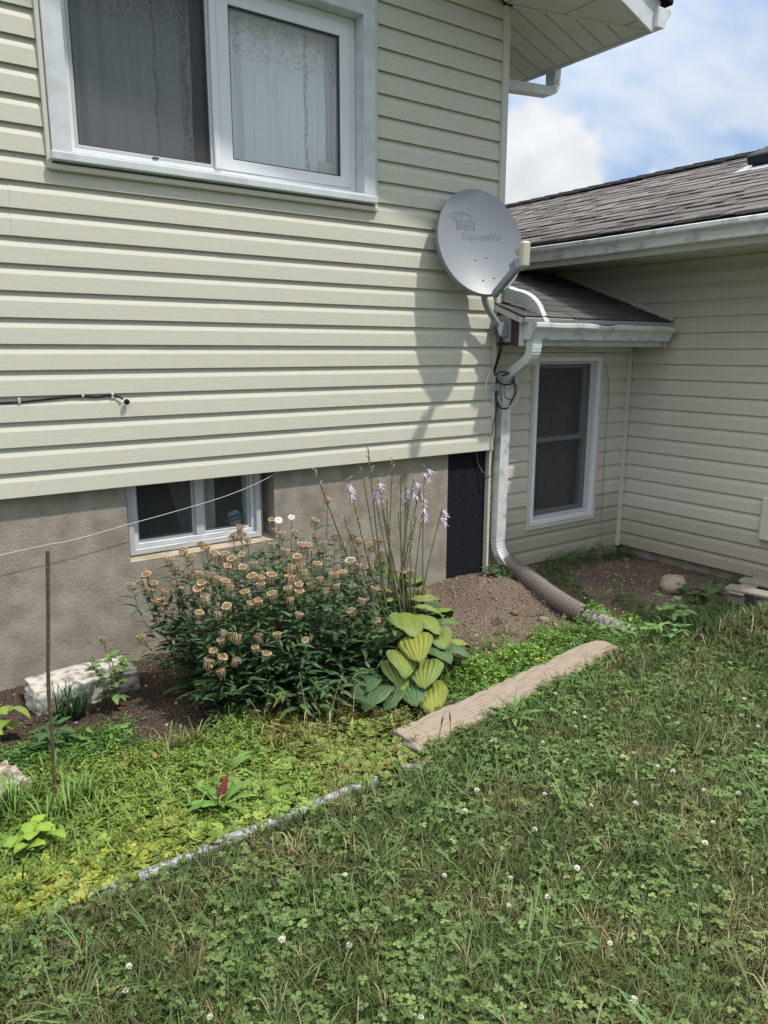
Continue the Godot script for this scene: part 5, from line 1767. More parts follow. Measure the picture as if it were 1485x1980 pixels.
func hosta() -> void:
	var t := thing("hosta", "hosta with broad lime green leaves and tall fading flower stalks", "plant", Vector3(-1.35, -0.95, 0.82))
	var lime := Color(0.162, 0.203, 0.043)
	var lime2 := Color(0.212, 0.235, 0.042)
	var mid := Color(0.13, 0.195, 0.06)
	var dk := Color(0.045, 0.095, 0.042)
	var kinds := []
	for k in 2:
		kinds.append([hosta_leaf(0.20, 0.150, 1.15 + 0.25 * k, lime, mid, 3 + k), hosta_leaf(0.20, 0.150, 1.3, lime2, lime, 13 + k), hosta_leaf(0.21, 0.155, 1.1, dk * 1.4, lime * 0.7, 23 + k), hosta_leaf(0.19, 0.13, 1.2, dk, mid * 0.7, 33 + k)])
	var crown := Vector3(-1.36, -0.93, 0.84)
	var put := func(c: Vector3, kind: int) -> void:
		var out2 := Vector3(c.x - crown.x, 0, c.z - crown.z)
		if out2.length() < 0.05:
			out2 = Vector3(rng.randf_range(-1, 1), 0, 0.5)
		out2 = out2.normalized().rotated(Vector3.UP, rng.randf_range(-0.45, 0.45))
		var s := rng.randf_range(0.85, 1.2)
		var org := c - out2 * 0.085 * s + Vector3(0, 0.035, 0)
		var lf := part_at("leaf", kinds[rng.randi() % 2][kind], M.hosta_leaf, t, aim(org, out2 + Vector3(0, 0.12, 0), rng.randf_range(-0.3, 0.3), s))
		var mb := MB.new()
		mb.tube(smooth([crown + Vector3(rng.randf_range(-0.05, 0.05), 0, rng.randf_range(-0.05, 0.05)), crown.lerp(org, 0.6) + Vector3(0, 0.08, 0), org], 4), [0.005, 0.004, 0.0035], 5, Color.WHITE, false)
		var pet := part("petiole", mb.mesh(), M.stalk, t)
		pet.name = "petiole"
		if kind == 2:
			lf.set_meta("label", "blue green leaf with paler edge")
	for q in HOSTA:
		put.call(Vector3(q[0], q[1], q[2]), int(q[3]))
	for k in 24:
		var a := rng.randf() * TAU
		var rr := rng.randf_range(0.12, 0.38)
		put.call(crown + Vector3(cos(a) * rr * 0.9, rng.randf_range(0.06, 0.2), sin(a) * rr), [0, 3, 2][k % 3])
	var flower := MB.new()
	for k in 6:
		var a := TAU * k / 6.0
		flower.leaf(aim(Vector3(cos(a) * 0.003, 0, sin(a) * 0.003), Vector3(cos(a) * 0.32, -1, sin(a) * 0.32), 0.0, 1.0), 0.040, 0.010, 5, -0.5, 0.2, 0.55, 0.0, Color(0.46, 0.37, 0.50), Color(0.56, 0.49, 0.58))
	var fl := flower.mesh()
	var pod := MB.new()
	pod.tube([Vector3.ZERO, Vector3(0, 0.006, 0.002), Vector3(0, 0.014, 0.004), Vector3(0, 0.024, 0.007)], [0.0008, 0.0022, 0.0022, 0.0006], 5, Color(0.38, 0.32, 0.21))
	pod.leaf(Transform3D(Basis.from_euler(Vector3(1.2, 0, 0)), Vector3(0, 0.008, 0.002)), 0.016, 0.006, 3, 0.6, 0.2, 0.6, 0.0, Color(0.40, 0.33, 0.23), Color(0.36, 0.30, 0.20))
	var pd := pod.mesh()
	for q in STALKS:
		var top := Vector3(q[0], q[1], q[2])
		var b := crown + Vector3(rng.randf_range(-0.10, 0.10), 0.02, rng.randf_range(-0.10, 0.08))
		var path := smooth([b, b.lerp(top, 0.45) + Vector3(-0.03, 0.02, 0.02), b.lerp(top, 0.78) + Vector3(-0.01, 0.01, 0.0), top], 5)
		var mb := MB.new()
		mb.tube(path, [0.0056, 0.0054, 0.0052, 0.005, 0.0048, 0.0044, 0.004, 0.0036, 0.0032, 0.003, 0.0026], 6, Color.WHITE, false)
		var stk := part("flower_stalk", mb.mesh(), M.stalk, t)
		var n := 15
		for i in n:
			var f := lerpf(0.62, 0.99, float(i) / (n - 1)) * (path.size() - 1)
			var p: Vector3 = path[int(f)].lerp(path[mini(int(f) + 1, path.size() - 1)], f - int(f))
			part_at("seed_pod", pd, M.plain_plant, stk, xf(p, rng.randf() * TAU, rng.randf_range(0.3, 0.9), 0.0, rng.randf_range(0.7, 1.2)))
		if q[3] == 1:
			for i in 3 + rng.randi() % 3:
				var p := top + Vector3(rng.randf_range(-0.012, 0.02), -0.02 - 0.018 * i, rng.randf_range(-0.01, 0.02))
				part_at("flower", fl, M.leaf, stk, Transform3D(Basis(Quaternion(Vector3.UP, Vector3(rng.randf_range(-0.9, 0.2), 0.8, rng.randf_range(-0.4, 0.4)).normalized())), p))


func rosette(called: String, label: String, p: Vector2, n: int, length: float, width: float, lift: float, cols: Array, ser := 0.3, shape := 0.9) -> Node3D:
	var at := Vector3(p.x, gh(p.x, p.y), p.y)
	var t := thing(called, label, "plant", at)
	var crown := MB.new()
	crown.tube([at - Vector3(0, 0.01, 0), at + Vector3(0, 0.035, 0)], [0.008, 0.010], 7)
	part("crown", crown.mesh(), M.stalk, t)
	at.y += 0.034
	for k in n:
		var a := TAU * k / n + rng.randf_range(-0.35, 0.35)
		var c: Color = vary(cols[k % cols.size()], 0.12)
		var l := length * rng.randf_range(0.7, 1.15)
		var m := leaf_mesh(l, width * rng.randf_range(0.8, 1.15), 9, rng.randf_range(0.5, 1.1), 0.25, shape, ser, c, c * 1.3)
		part_at("leaf", m, M.leaf, t, aim(at + Vector3(cos(a), 0.3, sin(a)) * 0.012, Vector3(cos(a), lift * rng.randf_range(0.6, 1.3), sin(a)), rng.randf_range(-0.3, 0.3), 1.0))
	return t


# an upright weed: stems with leaves along them
func sprig(called: String, label: String, p: Vector2, stems: int, height: float, lean: float, nleaf: int, length: float, width: float, col: Color, ser := 0.15, shape := 0.7, woody := false) -> Node3D:
	var at := Vector3(p.x, gh(p.x, p.y), p.y)
	var t := thing(called, label, "plant", at)
	for s in stems:
		var a := TAU * s / stems + rng.randf_range(-0.4, 0.4)
		var top := at + Vector3(cos(a) * lean, height * rng.randf_range(0.7, 1.1), sin(a) * lean)
		var b := at + Vector3(cos(a), -0.2, sin(a)) * 0.012
		var path := smooth([b, b.lerp(top, 0.5) + Vector3(rng.randf_range(-0.015, 0.015), 0.01, rng.randf_range(-0.015, 0.015)), top], 5)
		var mb := MB.new()
		mb.tube(path, [0.0028, 0.0024, 0.002, 0.0015], 5, Color.WHITE, false)
		part("stem", mb.mesh(), M.woody if woody else M.stalk, t)
		for i in nleaf:
			var f := lerpf(0.25, 1.0, (i + 0.5 * rng.randf()) / nleaf) * (path.size() - 1)
			var q: Vector3 = path[int(f)].lerp(path[mini(int(f) + 1, path.size() - 1)], f - int(f))
			var ya := i * 2.4 + a
			var c := vary(col, 0.15)
			part_at("leaf", leaf_mesh(length * rng.randf_range(0.7, 1.15), width * rng.randf_range(0.85, 1.1), 7, rng.randf_range(0.4, 1.0), 0.25, shape, ser, c, c * 1.3), M.leaf, t, aim(q, Vector3(cos(ya), rng.randf_range(0.1, 0.7), sin(ya)), rng.randf_range(-0.3, 0.3), 1.0))
	return t


# a bushy little weed whose leaves are too small to tell apart
func clump(called: String, label: String, p: Vector2, r: float, height: float, n: int, leaf: ArrayMesh, col: Color, flowers := 0) -> void:
	var at := Vector3(p.x, gh(p.x, p.y), p.y)
	var t := thing(called, label, "plant", at)
	var xs := []
	var cs := []
	for k in n:
		var a := rng.randf() * TAU
		var q := sqrt(rng.randf())
		var x := p.x + cos(a) * q * r
		var z := p.y + sin(a) * q * r
		var y := gh(x, z) + height * (1.0 - q * q * 0.8) * pow(rng.randf(), 0.45)
		xs.append(xf(Vector3(x, y, z), rng.randf() * TAU, rng.randf_range(-0.5, 0.5), rng.randf_range(-0.5, 0.5), rng.randf_range(0.7, 1.3)))
		cs.append(vary(col, 0.3))
	scatter("foliage", leaf, M.leaf, xs, cs, t)
	for k in flowers:
		var a := rng.randf() * TAU
		var q := sqrt(rng.randf()) * r
		var mb := MB.new()
		for i in 5:
			mb.leaf(aim(Vector3.ZERO, Vector3(cos(i * TAU / 5), 0.3, sin(i * TAU / 5)), 0.0, 1.0), 0.006, 0.0045, 2, 0.2, 0.1, 0.8, 0.0, Color(0.75, 0.6, 0.03), Color(0.75, 0.6, 0.03))
		var fx := at.x + cos(a) * q
		var fz := at.z + sin(a) * q
		part_at("yellow_flower", mb.mesh(), M.plain_plant, t, Transform3D(Basis.IDENTITY, Vector3(fx, gh(fx, fz) + height * 0.95, fz)))


func trefoil_mesh(len_: float, wid: float, stem: float) -> ArrayMesh:
	var mb := MB.new()
	for k in 3:
		var a := TAU * k / 3.0
		mb.leaf(aim(Vector3.ZERO, Vector3(cos(a), 0.18, sin(a)), 0.0, 1.0), len_, wid, 4, 0.35, 0.22, 1.25, 0.0, Color(1, 1, 1), Color(1.18, 1.16, 1.1))
	mb.tube([Vector3.ZERO, Vector3(0.002, -stem * 0.5, 0.001), Vector3(0.005, -stem, 0)], [0.0006], 3, Color(0.8, 0.8, 0.6), false)
	return mb.mesh()


func round_leaf_mesh(r: float) -> ArrayMesh:
	# kidney-shaped scalloped leaf
	var mb := MB.new()
	var n := 14
	var pts := []
	for k in n + 1:
		var a := lerpf(0.35, TAU - 0.35, float(k) / n)
		var q := r * (1.0 if k % 2 else 0.86)
		pts.append(Vector3(sin(a) * q, 0.0 + 0.16 * r * (1.0 if k % 2 else 0.6), cos(a) * q))
	for k in n:
		var nn := Vector3.UP
		var e0: Vector3 = (nn - pts[k] * 0.25 / r).normalized()
		var e1: Vector3 = (nn - pts[k + 1] * 0.25 / r).normalized()
		mb.tri(Vector3(0, 0, 0), pts[k], pts[k + 1], nn, e0, e1, Color(0.92, 0.95, 0.9), Color(1.1, 1.1, 1.0), Color(1.1, 1.1, 1.0))
	mb.tube([Vector3.ZERO, Vector3(0, -r, -r * 0.2), Vector3(0, -r * 2.2, -r * 0.4)], [0.0008], 3, Color(0.8, 0.8, 0.6), false)
	return mb.mesh()


func tuft_mesh(n: int, h: float, spread: float, w: float, sd: int) -> ArrayMesh:
	var r := RandomNumberGenerator.new()
	r.seed = sd
	var mb := MB.new()
	for k in n:
		var a := r.randf() * TAU
		var d := Vector3(cos(a), 0, sin(a))
		var s := Vector3(-sin(a), 0, cos(a)) * w * r.randf_range(0.6, 1.1)
		var hh := h * r.randf_range(0.5, 1.15)
		var ln := spread * r.randf_range(0.3, 1.2)
		var b := d * 0.004 * r.randf()
		var p1 := b + d * ln * 0.25 + Vector3(0, hh * 0.55, 0)
		var p2 := b + d * ln * 0.65 + Vector3(0, hh * 0.92, 0)
		var p3 := b + d * ln * 1.15 + Vector3(0, hh * r.randf_range(0.8, 1.05), 0)
		var kk := r.randf_range(0.8, 1.2)
		var c := Color(kk, kk, kk)
		if r.randf() < 0.10:
			c = Color(1.8, 1.25, 1.3)
		var nn := (Vector3.UP * 0.8 + d * -0.6).normalized()
		mb.tri(b - s, p1 - s, p1 + s, nn, nn, nn, c, c, c)
		mb.tri(b - s, p1 + s, b + s, nn, nn, nn, c, c, c)
		mb.tri(p1 - s, p2 - s * 0.75, p2 + s * 0.75, nn, nn, nn, c, c, c)
		mb.tri(p1 - s, p2 + s * 0.75, p1 + s, nn, nn, nn, c, c, c)
		mb.tri(p2 - s * 0.75, p3, p2 + s * 0.75, nn, nn, nn, c, c, c)
	return mb.mesh()


func weeds() -> void:
	var tref := trefoil_mesh(0.009, 0.008, 0.02)
	var tiny := trefoil_mesh(0.007, 0.005, 0.015)
	# upright and leafy plants
	var rose := sprig("rose_seedling", "spindly rose seedling with reddish stems in front of the stone block", Vector2(-2.73, 0.42), 6, 0.32, 0.08, 9, 0.060, 0.034, Color(0.095, 0.16, 0.045), 0.15, 0.8, true)
	var rs := MB.new()
	rs.tube(smooth([Vector3(-2.735, gh(-2.735, 0.42), 0.42), Vector3(-2.725, -0.78, 0.415), Vector3(-2.75, -0.605, 0.42)], 5), [0.003, 0.0026, 0.0022], 6)
	part("stem", rs.mesh(), M.woody, rose)
	part_at("dried_bloom", dried_head(300), M.plain_plant, rose, Transform3D(Basis.from_scale(Vector3(0.9, 0.9, 0.9)), Vector3(-2.75, -0.60, 0.42)))
	sprig("berry_seedling", "bright lime seedling with toothed leaves at the left edge", Vector2(-3.245, 1.34), 4, 0.13, 0.06, 5, 0.072, 0.050, Color(0.17, 0.27, 0.04), 0.14, 0.8)
	sprig("broadleaf_plant", "yellowish broad leaved plant cut off by the left edge near the concrete", Vector2(-3.225, 0.47), 3, 0.17, 0.08, 4, 0.10, 0.065, Color(0.15, 0.20, 0.045), 0.06, 0.8)
	rosette("dandelion", "dandelion with one dark red leaf beside the grey pipe", Vector2(-2.66, 1.46), 10, 0.125, 0.044, 0.9, [Color(0.10, 0.19, 0.045), Color(0.12, 0.22, 0.05), Color(0.085, 0.16, 0.04)], 0.3)
	var red := leaf_mesh(0.11, 0.034, 8, 0.6, 0.3, 0.9, 0.2, Color(0.10, 0.022, 0.022), Color(0.14, 0.03, 0.03))
	part_at("leaf", red, M.leaf, get_node("dandelion"), aim(Vector3(-2.655, gh(-2.655, 1.455) + 0.035, 1.455), Vector3(0.25, 1.0, -0.1), 0.3, 1.0)).set_meta("label", "dark red upright leaf")
	rosette("dandelion", "dandelion rosette in the middle of the ground cover below the daisies", Vector2(-2.56, 1.27), 12, 0.14, 0.040, 1.0, [Color(0.13, 0.20, 0.05), Color(0.10, 0.17, 0.045)], 0.35)
	rosette("dandelion", "dandelion with ragged leaves overhanging the pale plank", Vector2(-1.345, 1.60), 9, 0.125, 0.036, 0.75, [Color(0.085, 0.155, 0.045), Color(0.10, 0.18, 0.05)], 0.4)
	sprig("leafy_weed", "bright leafy weed on the soil between fieldstone and lawn", Vector2(0.27, 1.30), 4, 0.17, 0.09, 6, 0.085, 0.056, Color(0.105, 0.195, 0.055), 0.12, 0.8)
	sprig("leafy_weed", "weed with narrow pointed leaves at the drain hose's end", Vector2(0.04, 1.40), 6, 0.14, 0.12, 6, 0.085, 0.024, Color(0.11, 0.20, 0.06), 0.08, 0.7)
	sprig("leafy_weed", "low pointed weed in the grass just beyond the plank's far end", Vector2(-0.14, 1.24), 6, 0.12, 0.12, 6, 0.08, 0.02, Color(0.12, 0.205, 0.06), 0.08, 0.7)
	sprig("leafy_weed", "dark broad leaved weed on the soil beside the pallet", Vector2(0.88, 1.08), 4, 0.08, 0.10, 3, 0.105, 0.07, Color(0.05, 0.095, 0.035), 0.06, 0.9)
	sprig("leafy_weed", "small dark weed between fieldstone and pallet", Vector2(1.15, 1.05), 3, 0.10, 0.07, 4, 0.07, 0.04, Color(0.055, 0.10, 0.035), 0.1, 0.8)
	sprig("thin_weed", "thin yellow green sprout standing on the soil right of the hose", Vector2(0.32, 0.72), 1, 0.21, 0.03, 4, 0.07, 0.013, Color(0.17, 0.25, 0.06), 0.0, 0.6)
	sprig("thin_weed", "thin sprout with two arching blades nearer the fieldstone", Vector2(0.45, 0.78), 2, 0.22, 0.05, 3, 0.085, 0.014, Color(0.16, 0.24, 0.06), 0.0, 0.6)
	sprig("thin_weed", "bent thin weed standing before the ribbed hose", Vector2(-0.22, 0.72), 2, 0.16, 0.03, 4, 0.035, 0.010, Color(0.10, 0.14, 0.05), 0.0, 0.7)
	sprig("panel_weed", "small pointed weed at the foot of the black board", Vector2(0.02, 0.05), 4, 0.06, 0.06, 4, 0.06, 0.03, Color(0.06, 0.11, 0.04), 0.05, 0.8)
	sprig("broadleaf_plant", "dark green lobed weed left of the rusty rod", Vector2(-3.03, 0.66), 7, 0.11, 0.09, 5, 0.08, 0.032, Color(0.04, 0.10, 0.03), 0.3, 0.85)
	sprig("leafy_weed", "green sprig with pointed leaves just right of the stone block's grass", Vector2(-2.86, 0.78), 7, 0.09, 0.10, 5, 0.05, 0.016, Color(0.09, 0.19, 0.04), 0.0, 0.7)
	# bushy clumps along the wing wall and hose
	var spots := [[1.49, 0.02, 0.12, 0.13, 190, "clump of small leaved weed right of the wing's inside corner"], [1.27, -0.02, 0.11, 0.15, 190, "clump of small leaved weed left of the wing's inside corner"], [1.0, 0.02, 0.13, 0.13, 200, "clump of small leaved weed under the tall window's right side"], [0.74, 0.05, 0.14, 0.13, 220, "clump of small leaved weed under the tall narrow window"], [0.50, 0.16, 0.14, 0.09, 200, "low weed clump on the soil behind the drain hose's start"], [0.36, 0.40, 0.13, 0.07, 160, "low weed clump behind the middle of the drain hose"], [0.24, 0.62, 0.11, 0.06, 130, "low weed clump behind the drain hose's lower half"], [0.13, 0.10, 0.08, 0.05, 90, "small weeds under the hose adaptor"], [1.54, 1.0, 0.10, 0.10, 120, "small green weeds against the wing behind the pallet"], [0.42, 0.88, 0.10, 0.10, 110, "feathery weed tuft on the soil left of the fieldstone"]]
	for s in spots:
		clump("weed_clump", s[5], Vector2(s[0], s[1]), s[2], s[3], int(s[4] * 1.3), tref, Color(0.065, 0.125, 0.030))
	clump("sorrel_clump", "bright yellow flowered weed hiding the middle of the drain hose", Vector2(-0.06, 1.0), 0.12, 0.16, 480, tref, Color(0.12, 0.23, 0.03), 4)
	clump("sorrel_clump", "weed covering the far end of the drain hose", Vector2(0.06, 1.16), 0.10, 0.11, 260, tref, Color(0.10, 0.19, 0.035), 3)
	clump("sorrel_clump", "yellow flowered weed mound beside the hosta", Vector2(-1.18, 1.20), 0.17, 0.14, 700, tref, Color(0.12, 0.22, 0.03), 7)
	clump("sorrel_clump", "yellow flowered weed mound behind the middle of the plank", Vector2(-0.86, 1.18), 0.19, 0.13, 760, tref, Color(0.12, 0.225, 0.03), 10)
	clump("sorrel_clump", "low yellow flowered weed between soil and plank's far half", Vector2(-0.55, 1.12), 0.17, 0.10, 560, tref, Color(0.115, 0.21, 0.035), 6)
	clump("sorrel_clump", "ferny weed spilling over the hosta's right leaves", Vector2(-1.02, 0.98), 0.07, 0.17, 150, tiny, Color(0.07, 0.15, 0.025), 2)
	clump("purslane_clump", "brownish green low weed crowding the plank's far end", Vector2(-0.44, 1.46), 0.12, 0.09, 330, tref, Color(0.10, 0.12, 0.04))
	clump("purslane_clump", "brownish weed at the plank's front edge below the dandelion", Vector2(-1.30, 1.66), 0.06, 0.07, 110, tref, Color(0.09, 0.11, 0.04))
	clump("soil_weed", "tiny green weed tuft on the bare soil nearest the hosta", Vector2(-0.52, 0.66), 0.05, 0.04, 60, tiny, Color(0.08, 0.13, 0.045))
	clump("soil_weed", "small green weed patch in the middle of the bare soil", Vector2(-0.62, 0.82), 0.07, 0.05, 90, tiny, Color(0.09, 0.14, 0.04))
	# brown plantain spikes and dry stalks in front of the bush
	var si := 0
	for p in [Vector2(-2.09, 1.24), Vector2(-2.05, 1.25), Vector2(-2.12, 1.33), Vector2(-2.0, 1.36), Vector2(-1.97, 1.45), Vector2(-1.93, 1.40), Vector2(-1.87, 1.47), Vector2(-1.76, 1.58), Vector2(-1.72, 1.62), Vector2(-2.2, 1.30), Vector2(-2.16, 1.42), Vector2(-2.02, 1.52)]:
		var at := Vector3(p.x, gh(p.x, p.y), p.y)
		var t := thing("plantain_spike", "brown plantain seed spike standing between the daisies and the plank", "plant", at, "brown plantain spikes")
		var hgt := rng.randf_range(0.09, 0.16)
		var lean := Vector3(rng.randf_range(-0.03, 0.03), 0, rng.randf_range(-0.03, 0.03))
		var st := MB.new()
		st.tube([at, at + lean * 0.5 + Vector3(0, hgt * 0.5, 0), at + lean + Vector3(0, hgt, 0)], [0.0014], 5)
		part("stem", st.mesh(), M.stalk, t)
		var sp := MB.new()
		var pa := []
		var ra := []
		for i in 12:
			pa.append(at + lean * (1.0 + 0.06 * i) + Vector3(0, hgt + 0.004 * i, 0))
			ra.append((0.0042 if i % 2 else 0.0030) * sin(PI * (i + 0.8) / 12.6))
		sp.tube(pa, ra, 7, Color(0.085, 0.045, 0.026))
		part("seed_head", sp.mesh(), M.plain_plant, t)
		si += 1
	var dry := 0
	for d in [[-2.14, 1.18, 0.34, -0.06, 0.05], [-2.06, 1.22, 0.30, 0.05, 0.04], [-2.30, 1.12, 0.26, -0.10, 0.06], [-1.98, 1.28, 0.22, 0.03, -0.02], [-2.24, 1.2, 0.20, -0.16, 0.10]]:
		var at := Vector3(d[0], gh(d[0], d[1]), d[1])
		var lab: String = ["tallest straw coloured dry stalk in front of the daisies", "second dry straw stalk, leaning right before the daisies", "dry straw stalk bending left before the daisies", "short dry stalk beside the hosta's dark leaves", "dry stalk lying over the ground cover left of the daisies' front"][dry]
		var t := thing("dry_stalk", lab, "plant", at)
		var mb := MB.new()
		mb.tube(smooth([at, at + Vector3(d[3] * 0.3, d[2] * 0.5, d[4] * 0.3), at + Vector3(d[3], d[2], d[4])], 5), [0.0016], 5, Color(0.42, 0.33, 0.17))
		part("stem", mb.mesh(), M.plain_plant, t)
		for k in 3:
			part_at("leaf", leaf_mesh(0.085, 0.0035, 6, 1.4, 0.3, 0.5, 0.0, Color(0.40, 0.31, 0.15), Color(0.44, 0.35, 0.18)), M.plain_plant, t, aim(at + Vector3(d[3] * 0.15 * k, d[2] * (0.2 + 0.22 * k), d[4] * 0.15 * k), Vector3(cos(k * 2.2), 0.4, sin(k * 2.2)), 0.0, 1.0))
		dry += 1
	var dl := 0
	for d in [[-2.77, 1.02], [-2.73, 1.04], [-2.60, 1.38], [-2.84, 0.98], [-2.22, 1.52], [-2.80, 0.30]]:
		var lab2: String = ["larger tan dead leaf at the edge of the dark soil", "tan dead leaf beside the larger one on the dark soil", "curled brown dead leaf beside the red leaved dandelion", "small dark dead leaf left of the tan ones", "dead leaf lying close behind the grey pipe", "brown leaf on the soil behind the stone block's end"][dl]
		var m := leaf_mesh(0.05, 0.034, 6, -1.0, 0.5, 0.8, 0.1, Color(0.33, 0.20, 0.11), Color(0.38, 0.25, 0.15))
		var o := solo("dead_leaf", m, M.plain_plant, lab2, "leaf")
		o.transform = xf(Vector3(d[0], gh(d[0], d[1]) + 0.03, d[1]), rng.randf() * TAU, -0.2, 0.2, 1.0)
		dl += 1
	var tg := tuft_mesh(16, 0.16, 0.12, 0.0036, 501)
	var gi := 0
	for p in [[-2.93, 0.42, 1.0], [-2.86, 0.46, 0.9], [-3.14, 1.22, 1.0], [-3.22, 1.05, 0.9], [-3.30, 1.12, 1.15], [-3.02, 1.12, 0.9]]:
		var lab3: String = ["grass tuft in front of the pale stone block", "second grass tuft before the stone block, nearer the rose seedling", "grass tuft at the foot of the rusty rod", "grass tuft right beside the stained stone", "grass tuft in front of the stained stone at the left edge", "grass tuft just right of the rusty rod"][gi]
		var at := Vector3(p[0], gh(p[0], p[1]), p[1])
		var t := thing("grass_tuft", lab3, "grass", at)
		var dk := Color(0.045, 0.095, 0.035) if gi < 2 else Color(0.13, 0.23, 0.05)
		var xs := []
		var cs := []
		for k in 4:
			xs.append(xf(at + Vector3(rng.randf_range(-0.05, 0.05), 0, rng.randf_range(-0.04, 0.04)), rng.randf() * TAU, 0, 0, p[2] * rng.randf_range(0.7, 1.0)))
			cs.append(vary(dk, 0.15))
		scatter("blades", tg, M.grass, xs, cs, t)
		gi += 1


func cover() -> void:
	# creeping ground cover of the bed's left half, and thin weeds elsewhere
	var ivy := round_leaf_mesh(0.0165)
	var tref := trefoil_mesh(0.0085, 0.0075, 0.02)
	var sprg := MB.new()
	for k in 8:
		var a := k * 2.4
		sprg.leaf(aim(Vector3(0.0, 0.006 + 0.0045 * k, 0.0), Vector3(cos(a), 0.5, sin(a)), 0.0, 1.0), 0.016, 0.0055, 3, 0.5, 0.2, 0.7, 0.0, Color(1, 1, 1), Color(1.15, 1.15, 1.0))
	sprg.tube([Vector3(0, -0.01, 0), Vector3(0, 0.042, 0)], [0.0008], 3, Color(0.8, 0.8, 0.5), false)
	var sprig_m := sprg.mesh()
	var nz := noise(FastNoiseLite.TYPE_SIMPLEX_SMOOTH, 2.4, 3, 211)
	var ny := noise(FastNoiseLite.TYPE_SIMPLEX_SMOOTH, 5.0, 2, 212)
	var IX := []
	var IC := []
	var SX := []
	var SC := []
	var TX := []
	var TC := []
	var mound := func(x: float, z: float) -> float: return 0.035 + 0.03 * nz.get_noise_2d(x * 1.4, z * 1.4)
	for k in 30000:
		var x := rng.randf_range(-4.3, -1.75)
		var z := rng.randf_range(0.62, 1.665)
		if in_bush(x, z, 1.12) or on_plank(x, z, 0.0) or (absf(z - 1.648) < 0.034 and rng.randf() < 0.55):
			continue
		# dark bare soil near the stone and the bush's left foot
		var soil := exp(-(pow((x + 2.55) / 0.26, 2) + pow((z - 0.72) / 0.30, 2)))
		if rng.randf() < soil * 1.6:
			continue
		if x > -2.15 and rng.randf() < 0.55:
			continue
		var d := nz.get_noise_2d(x, z)
		var y: float = gh(x, z) + mound.call(x, z) * pow(rng.randf(), 0.5)
		var yel := clampf(1.25 - Vector2((x + 3.12) / 0.30, (z - 1.56) / 0.14).length(), 0.0, 1.0) + 0.75 * clampf(1.1 - Vector2((x + 2.86) / 0.16, (z - 1.47) / 0.10).length(), 0.0, 1.0)
		yel = clampf(yel + 0.5 * ny.get_noise_2d(x, z), 0.0, 1.0) * (1.0 if rng.randf() < 0.55 else 0.15)
		var near := smoothstep(1.12, 1.34, z + 0.14 * d)
		if rng.randf() < near * 0.72 + 0.05:
			var c := Color(0.165, 0.245, 0.046).lerp(Color(0.35, 0.32, 0.055), yel)
			if x > -2.35:
				c = c.lerp(Color(0.13, 0.16, 0.05), 0.5)
			IX.append(xf(Vector3(x, y + 0.012, z), rng.randf() * TAU, rng.randf_range(-0.45, 0.55), rng.randf_range(-0.45, 0.45), rng.randf_range(0.65, 1.7)))
			IC.append(vary(c, 0.25))
		elif rng.randf() < 0.62:
			var c2 := Color(0.145, 0.215, 0.040)
			if z < 0.9:
				c2 = Color(0.075, 0.155, 0.032)
			if x > -2.3:
				c2 = Color(0.15, 0.17, 0.045) if rng.randf() < 0.7 else Color(0.22, 0.16, 0.06)
			SX.append(xf(Vector3(x, y, z), rng.randf() * TAU, rng.randf_range(-0.6, 0.6), rng.randf_range(-0.6, 0.6), rng.randf_range(0.7, 1.5)))
			SC.append(vary(c2, 0.3))
		else:
			TX.append(xf(Vector3(x, y + 0.01, z), rng.randf() * TAU, rng.randf_range(-0.5, 0.5), rng.randf_range(-0.5, 0.5), rng.randf_range(0.8, 1.5)))
			TC.append(vary(Color(0.14, 0.22, 0.045), 0.3))
	# thinner weeds over the rest of the bed
	for k in 15000:
		var x := rng.randf_range(-1.85, 0.9)
		var z := rng.randf_range(0.85, 1.62)
		if z > edge_z(x) + 0.03 or on_plank(x, z, -0.01) or in_bush(x, z, 1.15):
			continue
		var f := smoothstep(0.88, 1.2, z + 0.22 * nz.get_noise_2d(x * 2.0, z * 2.0)) * (1.0 if x < -0.2 else 0.75)
		if x > 0.0:
			f *= smoothstep(0.9, 1.4, z - 0.25 * (x - 0.3) + 0.2 * nz.get_noise_2d(x * 2.0, z * 2.0))
		if x > -1.75 and x < -1.35 and rng.randf() < 0.4:
			continue
		if rng.randf() > f:
			continue
		var y: float = gh(x, z) + 0.05 * rng.randf()
		var c3 := Color(0.105, 0.19, 0.04)
		if x < -1.45:
			c3 = Color(0.13, 0.16, 0.045)
		if x > 0.1:
			c3 = Color(0.07, 0.13, 0.035)
		if rng.randf() < 0.5:
			SX.append(xf(Vector3(x, y, z), rng.randf() * TAU, rng.randf_range(-0.6, 0.6), rng.randf_range(-0.6, 0.6), rng.randf_range(0.7, 1.4)))
			SC.append(vary(c3, 0.3))
		else:
			TX.append(xf(Vector3(x, y + 0.01, z), rng.randf() * TAU, rng.randf_range(-0.5, 0.5), rng.randf_range(-0.5, 0.5), rng.randf_range(0.8, 1.6)))
			TC.append(vary(c3, 0.3))
	var blades := tuft_mesh(7, 0.12, 0.11, 0.0032, 515)
	var BX := []
	var BC := []
	for k in 330:
		var x := rng.randf_range(-3.7, -2.25) if k % 3 else rng.randf_range(-3.6, -2.95)
		var z := rng.randf_range(0.85, 1.6)
		if in_bush(x, z, 1.2):
			continue
		BX.append(xf(Vector3(x, gh(x, z), z), rng.randf() * TAU, rng.randf_range(-0.3, 0.3), rng.randf_range(-0.3, 0.3), rng.randf_range(0.5, 1.0)))
		BC.append(vary(Color(0.15, 0.225, 0.05), 0.25))
	scatter("bed_grass", blades, M.grass, BX, BC, self, "loose lime green grass blades rising through the creeper", "grass")
	scatter("ground_ivy", ivy, M.leaf, IX, IC, self, "lime green round leaved creeper carpeting the bed's left half", "ground cover")
